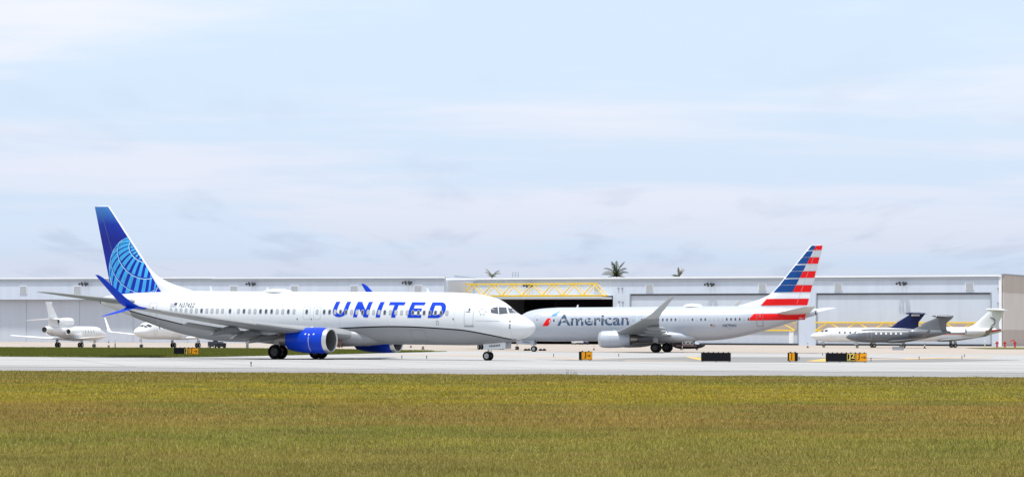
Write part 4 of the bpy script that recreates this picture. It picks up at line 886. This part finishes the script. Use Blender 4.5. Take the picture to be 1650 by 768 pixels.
jB, BB = jet('business_jet', 'charcoal grey jet with bright windows in front of the navy-tailed jet', G(1456, 560.8), R(172), L=17.6, D=2.35, zb=.95, xm=9.7, xn=1.9, span=8.6, finz=5.45, body=jetgrey, wingm=mat('dark_wing', (.13, .14, .15), .4), wside=1, nwin=6, winm=mat('painted_reflection_pane', (.78, .80, .82), .25))  # white cabin and cockpit panes: the reflection is painted into their colour
jC, BC = jet('business_jet', 'white jet with red and black tail stripes parked nearest the cream wall', G(1536, 559.6), R(183), L=20.8, D=2.5, zb=1.1, xm=11.9, xn=2.6, span=10.4, finz=6.7, wside=1, nwin=7, wl=1.7, wingm=wing_grey, sc=1.05)  # wings in grey: the winglet's shaded side is put into its paint
f3 = lambda s, z: BC.pt(s, z, 1, .012)
conform('cheat_line', [[(7.5, 2.42), (16.4, 2.42), (16.4, 2.58), (7.5, 2.60)]], f3, black, jC, .1, .5); conform('cheat_line', [[(7.5, 2.24), (15.5, 2.26), (15.5, 2.36), (7.5, 2.36)]], f3, mat('orange_red_paint', (.65, .12, .04), .4), jC, .1, .5)
conform('cheat_line', [[(17.3, 2.50), (20.3, 3.02), (20.5, 3.30), (17.3, 3.02)]], f3, mat('dark_red_paint', (.35, .015, .02), .4), jC, .1, .4)
sw = []
for i in range(15):
    a = R(-62+i*130/14); sw.append((17.75+1.6*math.cos(a), 4.6+.85*math.sin(a), .02+.14*math.sin(math.pi*i/14)))
mb = MB(); mb.loft([[(BC.xm-x+.0, .22, z-w*.7), (BC.xm-x, .22, z+w*.7), (BC.xm-x, .1, z+w*.7), (BC.xm-x, .1, z-w*.7)] for x, z, w in sw]).build('fin_swoosh', black, jC)

# ------------------------------------------------------------------ helicopter behind the second airliner's gear
def helicopter(loc, rz):
    o = empty('helicopter', (loc[0], loc[1], 0), rz, 'glossy black helicopter with pointed nose behind the second airliner wheels', 'helicopter')
    o.scale = (.78, .78, .78)
    gb = mat('gloss_black_paint', (.008, .009, .012), .25, spec=.3)
    tab = [(0, .86, .86, 0), (.05, .95, .78, .1), (.35, 1.06, .55, .34), (.9, 1.22, .36, .58), (1.5, 1.6, .26, .74), (2.1, 2.0, .22, .82), (3.0, 2.3, .20, .86), (4.6, 2.38, .22, .86), (5.6, 2.35, .5, .70), (6.6, 2.2, 1.15, .40), (8.5, 2.12, 1.55, .22), (11, 2.1, 1.75, .13), (11.4, 2.05, 1.85, .05)]
    B = Body(tab, 3.6, 0, .45); B.shell('fuselage', gb, o, 32, .3)
    for s in (1, -1):
        conform('windshield', [[(1.0, 1.16), (1.7, 1.6), (1.95, 1.4), (1.95, 1.05), (1.35, 1.0)]], lambda q, z, s=s: B.pt(q, z, s, .012), mat('pale_glass', (.42, .47, .52), .1), o, .1, .15)
        for k, st in enumerate((2.45, 3.15, 3.85)):
            outline_part(B, 'window_frame', st, 1.24, .56, .62, s, o, mat('frame_white', (.7, .7, .72), .4), .05, .14, off=.018)
            conform('window', [rrect(st, 1.24, .5, .56, .12)], lambda q, z, s=s: B.pt(q, z, s, .012), glass, o, .12)
        conform('stripe', [[(1.6, .72), (5.2, .72), (5.2, .79), (1.6, .79)]], lambda q, z, s=s: B.pt(q, z, s, .014), mat('pink_stripe', (.6, .32, .32), .4), o, .1, .4)
        g = MB().tube([(-.6, s*1.0, .2), (-.5, s*.7, .75)], .05, 8).build('main_gear', strutm, o); wheel(g, (-.6, s*1.05, .22), .22, .14)
        lifting('stabiliser', [(-5.6, s*.1, 1.95, .8, .1, 0), (-5.8, s*1.4, 1.95, .6, .1, 0)], gb, o, 6)
    g = MB().tube([(2.1, 0, .2), (2.1, 0, .55)], .05, 8).build('nose_gear', strutm, o); wheel(g, (2.1, 0, .2), .2, .14)
    lifting('tail_fin', [(-6.9, 0, 1.5, .9, .1, 90), (-7.3, 0, 3.3, .5, .1, 90)], gb, o, 8)
    MB().loft([[(x, w*math.cos(a), 2.32+h*max(0, math.sin(a))) for a in [math.pi*j/8 for j in range(9)]] for x, w, h in ((1.2, .3, .1), (.6, .5, .5), (-.8, .5, .6), (-2.4, .3, .3), (-3.2, .1, .05))], False, 0, False).build('engine_cowl', gb, o, 60)
    MB().tube([(0, 0, 2.8), (0, 0, 3.15)], .12, 10).build('rotor_mast', strutm, o)
    for k in range(4):
        a = R(45+90*k); c, s = math.cos(a), math.sin(a)
        MB().add([(.3*c-.12*s, .3*s+.12*c, 3.13), (.3*c+.12*s, .3*s-.12*c, 3.13), (5.3*c+.12*s, 5.3*s-.12*c, 3.02), (5.3*c-.12*s, 5.3*s+.12*c, 3.02), (.3*c-.12*s, .3*s+.12*c, 3.09), (.3*c+.12*s, .3*s-.12*c, 3.09), (5.3*c+.12*s, 5.3*s-.12*c, 2.98), (5.3*c-.12*s, 5.3*s+.12*c, 2.98)], [(0, 1, 2, 3), (7, 6, 5, 4), (0, 4, 5, 1), (1, 5, 6, 2), (2, 6, 7, 3), (3, 7, 4, 0)]).build('rotor_blade', black, o, 0)
hx, hy = G(1136.5, 563.6); helicopter((hx-3.6*.78, hy), 0)

# ------------------------------------------------------------------ taxiway signs
syel = mat('sign_yellow', (.80, .33, .008), .5, spec=.2, var=.08, vscale=3); sblk = mat('sign_black', (.007, .008, .011), .6, var=.2, vscale=4, spec=.12); stxt = mat('sign_letter_yellow', (.85, .62, .12), .5)
def flat_text(txt, x, z, h, m, parent, y, wfac=1.0):
    v, f = text2d(txt, h, 0, .015, wfac); me = bpy.data.meshes.new('legend'); me.from_pydata([(x+a, y, z+b) for a, b in v], [], f); me.materials.append(m); return link('legend', me, parent)
def arrow(x, z, w, h, m, parent, y):
    MB().add([(x, y, z-h*.11), (x+w*.6, y, z-h*.11), (x+w*.6, y, z+h*.11), (x, y, z+h*.11), (x+w*.42, y, z-h*.5), (x+w*.62, y, z-h*.5), (x+w, y, z), (x+w*.62, y, z+h*.5), (x+w*.42, y, z+h*.5), (x+w*.78, y, z)], [(0, 1, 2, 3), (4, 5, 6, 9), (9, 6, 7, 8)]).build('arrow', m, parent, 0)
def sign(px0, px1, pyb, label, layout, rz=0.0, h=.62):
    x0, y = G(px0, pyb); x1 = (px1-825)/4500*y; W = x1-x0
    if rz: W = W/math.cos(rz)
    o = empty('taxiway_sign', (x0, y, 0), rz, label, 'sign', 'taxiway signs'); n = max(2, int(W/.33))
    MB().box((W/2, .14, .08+h/2), (W, .26, h)).build('housing', sblk, o, 0)
    for k in range(max(2, int(W/.9)+1)): MB().box((.12+(W-.24)*k/max(1, int(W/.9)), .14, .04), (.08, .16, .1)).build('leg', strutm, o, 0)
    for k in range(n): MB().box((W*(k+.5)/n, .14, .08+h+.03), (.07, .2, .06)).build('clip', sblk, o, 0)
    for a, b, m, items in layout:
        pn = MB().box(((a+b)/2*W, -.002, .08+h/2), ((b-a)*W-.03, .03, h-.07)).build('panel', m, o, 0)
        for kind, q, w in items:
            mm_ = black if m is syel else stxt; xx = (a+(b-a)*q)*W
            if kind == '>': arrow(xx, .08+h*.5, w, .20, mm_, pn, -.024)
            elif kind == '[]':
                pa, pb = a*W+.06, b*W-.06; fr = MB()
                for cx, cz, dx, dz_ in (((pa+pb)/2, .16, pb-pa, .03), ((pa+pb)/2, .02+h, pb-pa, .03), (pa, .09+h/2, .03, h-.12), (pb, .09+h/2, .03, h-.12)): fr.box((cx, -.022, cz), (dx, .008, dz_))
                fr.build('border', stxt, pn, 0)
            else: flat_text(kind, xx, .08+h*.2, h*.58, mm_, pn, -.024, w)
    return o
sign(280, 321, 572.4, 'black and yellow taxiway sign on the grass under the airliner tail', [(0, .42, sblk, []), (.42, .62, sblk, [('J', .3, 1.1), ('[]', 0, 0)]), (.62, 1, syel, [('J', .14, 1.1), ('>', .5, .34)])])
sign(934, 955, 580.8, 'small yellow arrow sign below the silver airliner nose', [(.0, .12, sblk, []), (.14, 1, syel, [('J', .25, 1.1), ('>', .5, .3)])], R(12))
sign(1130, 1178, 583.2, 'blank black sign back beside the yellow taxi line', [(0, 1, sblk, [])])
sign(1269, 1283.5, 582.8, 'narrow yellow sign turned aside below the silver airliner tail', [(.16, .80, syel, [('J', .3, .8)])], R(-24))
sign(1331, 1397, 583.8, 'long black sign reading J2 with yellow J arrow panel', [(0, .50, sblk, []), (.50, .735, sblk, [('J2', .2, 1.15), ('[]', 0, 0)]), (.735, 1, syel, [('J', .14, 1.1), ('>', .46, .38)])])

# ------------------------------------------------------------------ small airfield things
def edge_light(px, py, k):
    x, y = G(px, py); o = empty('edge_light', (x, y, .012), 0, k, 'edge light', 'taxiway edge lights'); o.scale = (.8, .8, .62)
    MB().revolve([(0, .10), (.02, .10), (.03, .03), (.26, .03), (.27, .055), (.31, .055)], (0, 0, 0), 'Z', 10).build('stem', sblk, o); MB().revolve([(.31, .055), (.36, .06), (.41, .04), (.42, .002)], (0, 0, 0), 'Z', 10).build('lens', mat('blue_lens', (.03, .06, .22), .2), o)
for px, py, t in ((404.5, 589.6, 'below the near main wheels'), (647.5, 577.6, 'below the far blue engine, left of two'), (687.5, 577.6, 'below the far blue engine, right of two'), (892, 574.6, 'left of the small yellow arrow sign'), (997, 574, 'right of the small yellow arrow sign'), (1287.5, 579.5, 'beside the narrow yellow sign'), (1325.5, 572.4, 'left of the J2 sign'), (1403.5, 581.4, 'just right of the J2 sign'), (1481, 579, 'on the asphalt below the striped jet wing'), (1550, 577.8, 'near the right end of the grey asphalt, left of two'), (1554, 575, 'near the right end of the grey asphalt, right of two')):
    edge_light(px, py, 'small blue taxiway edge light '+t)
def cone(px, py, h, t):
    x, y = G(px, py); o = empty('traffic_cone', (x, y, .004), 0, t, 'cone', 'posts and cones on the apron'); cm = mat('dull_cone', (.20, .12, .09), .7, var=.3, vscale=4)
    MB().box((0, 0, .03), (.5*h, .5*h, .06)).build('base', rubber, o, 0); MB().revolve([(.06, .17*h), (h*.45, .11*h), (h*.98, .045*h), (h, .001)], (0, 0, 0), 'Z', 12).build('cone', cm, o); MB().revolve([(h*.45, .115*h), (h*.65, .09*h)], (0, 0, 0), 'Z', 12).build('band', trim, o)
for px, py, h, t in ((175, 560.3, 1.0, 'dull traffic cone on the apron right of the white trijet nose'), (662, 559.5, .8, 'traffic cone under the front airliner belly, left of two'), (681.5, 562.5, 1.0, 'traffic cone under the front airliner belly, right of two'), (1301.5, 560, .9, 'traffic cone just left of the white jet nose'), (1490, 560.8, .9, 'dark traffic cone under the striped jet'), (957, 563.5, .6, 'small cone in front of the silver engine')): cone(px, py, h, t)
def post(px, py, h, r, m, t, grp='posts and cones on the apron'):
    x, y = G(px, py); o = empty('marker_post', (x, y, .004), 0, t, 'post', grp); MB().revolve([(0, r*1.8), (.06, r*1.8), (.07, r), (h-.05, r), (h, r*.6), (h, .001)], (0, 0, 0), 'Z', 10).build('post', m, o); MB().revolve([(h*.7, r*1.05), (h*.85, r*1.05)], (0, 0, 0), 'Z', 10).build('band', trim, o)
gp = mat('grey_post', (.16, .17, .16), .6); gn = mat('pale_green_post', (.45, .52, .35), .6)
post(185.5, 560.3, 1.0, .09, gp, 'thin dark post right of the white trijet'); post(398.5, 561.8, 1.0, .18, gp, 'stubby grey post under the front airliner tail'); post(1587, 558.6, 1.5, .10, gn, 'pale green post left of the red hydrants'); post(1602, 558.4, 1.3, .08, gn, 'thin pale post beside the hangar corner')
def hydrant(px, py, k, t):
    x, y = G(px, py); o = empty('hydrant', (x, y, .03), 0, t, 'hydrant', 'red standpipes by the verge'); m = mat('hydrant_red', (.40, .025, .02), .45)
    MB().revolve([(0, .26), (.08, .26), (.1, .17), (.9, .17), (.95, .23), (1.05, .22), (1.15, .12), (1.18, .001)], (0, 0, 0), 'Z', 14).build('barrel', m, o)
    MB().tube([(-.36, 0, .75), (.36, 0, .75)], .1, 10).build('outlet', m, o)
    if k: MB().tube([(0, 0, 1.1), (-.1, 0, 1.3), (-.8, 0, 1.32), (-.95, 0, 1.15)], [.1, .12, .1, .13], 10).build('arm', m, o)
hydrant(1606.5, 559.2, 0, 'red standpipe on the verge, leftmost of three'); hydrant(1619, 559.2, 0, 'red standpipe on the verge, middle of three'); hydrant(1635.5, 559.3, 1, 'red standpipe with side arm, rightmost of three')
def car(px, py, m, rz, t):
    x, y = G(px, py); o = empty('car', (x, y, .03), rz, t, 'car', 'cars at the open bay')
    prof = [(-2.3, .45, .85, .80), (-2.2, .35, 1.0, .88), (-1.2, .3, 1.05, .92), (-.2, .3, 1.05, .92), (1.2, .3, .98, .92), (2.0, .33, .85, .88), (2.25, .42, .7, .78)]
    MB().loft([[(a, -w, zb), (a, -w, zt*.8), (a, -w*.9, zt), (a, w*.9, zt), (a, w, zt*.8), (a, w, zb)] for a, zb, zt, w in prof]).build('body', m, o)
    MB().loft([[(a, -w, zb), (a, -w*.8, zt), (a, w*.8, zt), (a, w, zb)] for a, zb, zt, w in ((-2.1, 1.0, 1.04, .8), (-1.7, 1.02, 1.5, .82), (.2, 1.03, 1.55, .84), (1.1, .98, 1.02, .8))]).build('cabin', glass, o)
    MB().box((-.75, 0, 1.545), (1.7, 1.25, .05)).build('roof', m, o)
    for a in (-1.4, 1.4):
        for s in (-1, 1): wheel(o, (a, s*.8, .33), .33, .22)
    for s in (-1, 1): MB().box((2.16, s*.6, .68), (.14, .34, .16)).build('headlight', trim, o)
car(930.5, 554.7, jetwhite, R(-78), 'white car at the open hangar bay, left of two'); car(941, 554.7, mat('car_blue', (.03, .06, .14), .25, coat=.5), R(-95), 'dark blue car at the open hangar bay, right of two')
def tug(px, py, rz):
    x, y = G(px, py); o = empty('tow_tractor', (x, y, .004), rz, 'dark blue tow tractor on the apron under the front airliner tail', 'tractor'); m = mat('tug_blue', (.014, .016, .024), .5, spec=.2)
    MB().loft([[(a, -w, zb), (a, -w, zt), (a, w, zt), (a, w, zb)] for a, zb, zt, w in ((-1.5, .3, .8, .7), (-1.35, .25, .95, .75), (.3, .25, .95, .75), (.5, .25, .8, .75), (1.45, .28, .75, .72))]).build('body', m, o); MB().box((-.5, 0, 1.15), (.5, .5, .5)).build('seat', black, o); MB().tube([(.35, 0, .8), (.15, 0, 1.2)], .03, 6).build('steering_column', black, o)
    for a in (-.9, .9):
        for s in (-1, 1): wheel(o, (a, s*.7, .3), .3, .22)
tug(349.5, 561.2, R(-60))
def chock(px, py, t):
    x, y = G(px, py); o = MB().add([(-.3, -.2, 0), (.3, -.2, 0), (.12, -.2, .26), (-.12, -.2, .26), (-.3, .2, 0), (.3, .2, 0), (.12, .2, .26), (-.12, .2, .26)], [(0, 1, 2, 3), (7, 6, 5, 4), (0, 4, 5, 1), (1, 5, 6, 2), (2, 6, 7, 3), (3, 7, 4, 0)]).build('wheel_chock', rubber, None, 0); o.location = (x, y, .006); tag(o, t, 'chock', 'wheel chocks')
for px, t in ((847, 'black wheel chock left of the silver airliner nose wheel, farther one'), (852, 'black wheel chock just left of the silver airliner nose wheel'), (871, 'black wheel chock just right of the silver airliner nose wheel'), (877, 'black wheel chock right of the silver airliner nose wheel, farther one')): chock(px, 564.6, t)
x, y = G(1447, 563.6); o = MB().box((0, 0, .22), (1.6, .8, .44)).box((0, 0, .46), (1.66, .86, .05)).build('drain_box', gut, None, 0); o.location = (x, y, .004); tag(o, 'low grey steel box on the apron under the charcoal jet', 'box')
def weeds(px, py, t):
    x, y = G(px, py); rng = random.Random(px); mb = MB(); wm = mat('weed_stalk', (.20, .17, .10), .8)
    for k in range(16):
        a, b = rng.uniform(-.35, .35), rng.uniform(-.2, .2); h = rng.uniform(.12, .34); dx = rng.uniform(-.08, .08); mb.tube([(a, b, 0), (a+dx*.4, b, h*.6), (a+dx, b, h)], [.007, .006, .003], 4)
        if k % 2: mb.tube([(a+dx, b, h*.92), (a+dx*1.1, b, h)], [.018, .006], 5)
    o = mb.build('weed', wm); o.location = (x, y, 0); tag(o, t, 'weed')
weeds(919, 605.6, 'tall dry weed stalks at the grass edge below the small yellow sign')

# ------------------------------------------------------------------ palms behind the roofs
def palm(px, pyc, Y, label, fr, seed, Hoff=0.0):
    x, y, z = AT(px, pyc, Y); rng = random.Random(seed); o = empty('palm_tree', (x, y, 0), 0, label, 'palm tree', 'palms behind the hangar roof')
    MB().tube([(.3, 0, 0), (.1, 0, z*.5), (0, 0, z)], [.34, .24, .17], 12).build('trunk', mat('palm_bark', (.22, .18, .14), .85, var=.3, vscale=3), o)
    lm = mat('palm_leaf', (.045, .070, .022), .55, var=.35, vscale=1.5); dm = mat('palm_leaf_dry', (.15, .12, .06), .7, var=.3, vscale=1.5)
    for az, el, ln, droop, dry in fr:
        pts = []; a = R(az); n = 14; ex, ez = 0.0, 0.0
        for i in range(n+1):
            q = i/n; e = R(el)-R(droop)*q**1.3; pts.append((ex, ez)); ex += ln/n*math.cos(e); ez += ln/n*math.sin(e)
        mb = MB(); ca, sa = math.cos(a), math.sin(a); P3 = [Vector((r*ca, r*sa, z+zz)) for r, zz in pts]
        mb.tube(P3, [.06*(1-.85*i/n) for i in range(n+1)], 5)
        sidev = Vector((-sa, ca, 0))
        for i in range(1, n*3):
            q = i/(n*3); k = min(n-1, int(q*n)); p = P3[k].lerp(P3[k+1], q*n-k); t = (P3[k+1]-P3[k]).normalized()
            l = ln*.23*(math.sin(math.pi*min(1, q*.9+.1))**.6)*rng.uniform(.8, 1.1)
            for s in (-1, 1):
                d = (sidev*s*rng.uniform(.6, .9)+t*.55+Vector((0, 0, -rng.uniform(.25, .75)))).normalized(); e = p+d*l; w = t*.05
                mb.add([p-w, p+w, p.lerp(e, .6)+w*.8, e], [(0, 1, 2, 3)])
        mb.build('frond', dm if dry else lm, o, 0)
fr1 = [(180, 62, 2.6, 75, 1), (160, 72, 3.0, 60, 1), (5, 55, 2.8, 85, 1), (20, 66, 3.0, 70, 0), (200, 40, 1.6, 60, 1), (-30, 30, 1.5, 70, 0), (90, 50, 2.0, 60, 0)]
fr2 = [(k*360/13+9, (80, 42, 26, 60)[k % 4], (4.6, 4.6, 4.2, 4.8)[k % 4], (50, 75, 50, 85)[k % 4], k % 5 == 0) for k in range(13)]+[(90, 88, 4.2, 20, 0), (200, 8, 2.6, 40, 0), (-10, 5, 2.8, 40, 0), (250, 12, 2.4, 45, 0), (300, 15, 2.6, 45, 0)]
fr3 = [(175, 35, 2.2, 70, 0), (150, 25, 2.0, 60, 0), (120, 86, 2.5, 12, 1), (20, 58, 2.6, 15, 1), (10, 75, 2.4, 20, 1), (200, 15, 1.6, 50, 0), (60, 60, 2.2, 20, 1)]
palm(793, 446, 742, 'small palm with two drooping fronds above the open hangar bay', fr1, 1)
palm(993.5, 444.5, 742, 'full green palm crown, largest of the three above the roof', fr2, 2)
palm(1094, 445, 742, 'ragged palm with upright dry fronds, rightmost above the roof', fr3, 3)
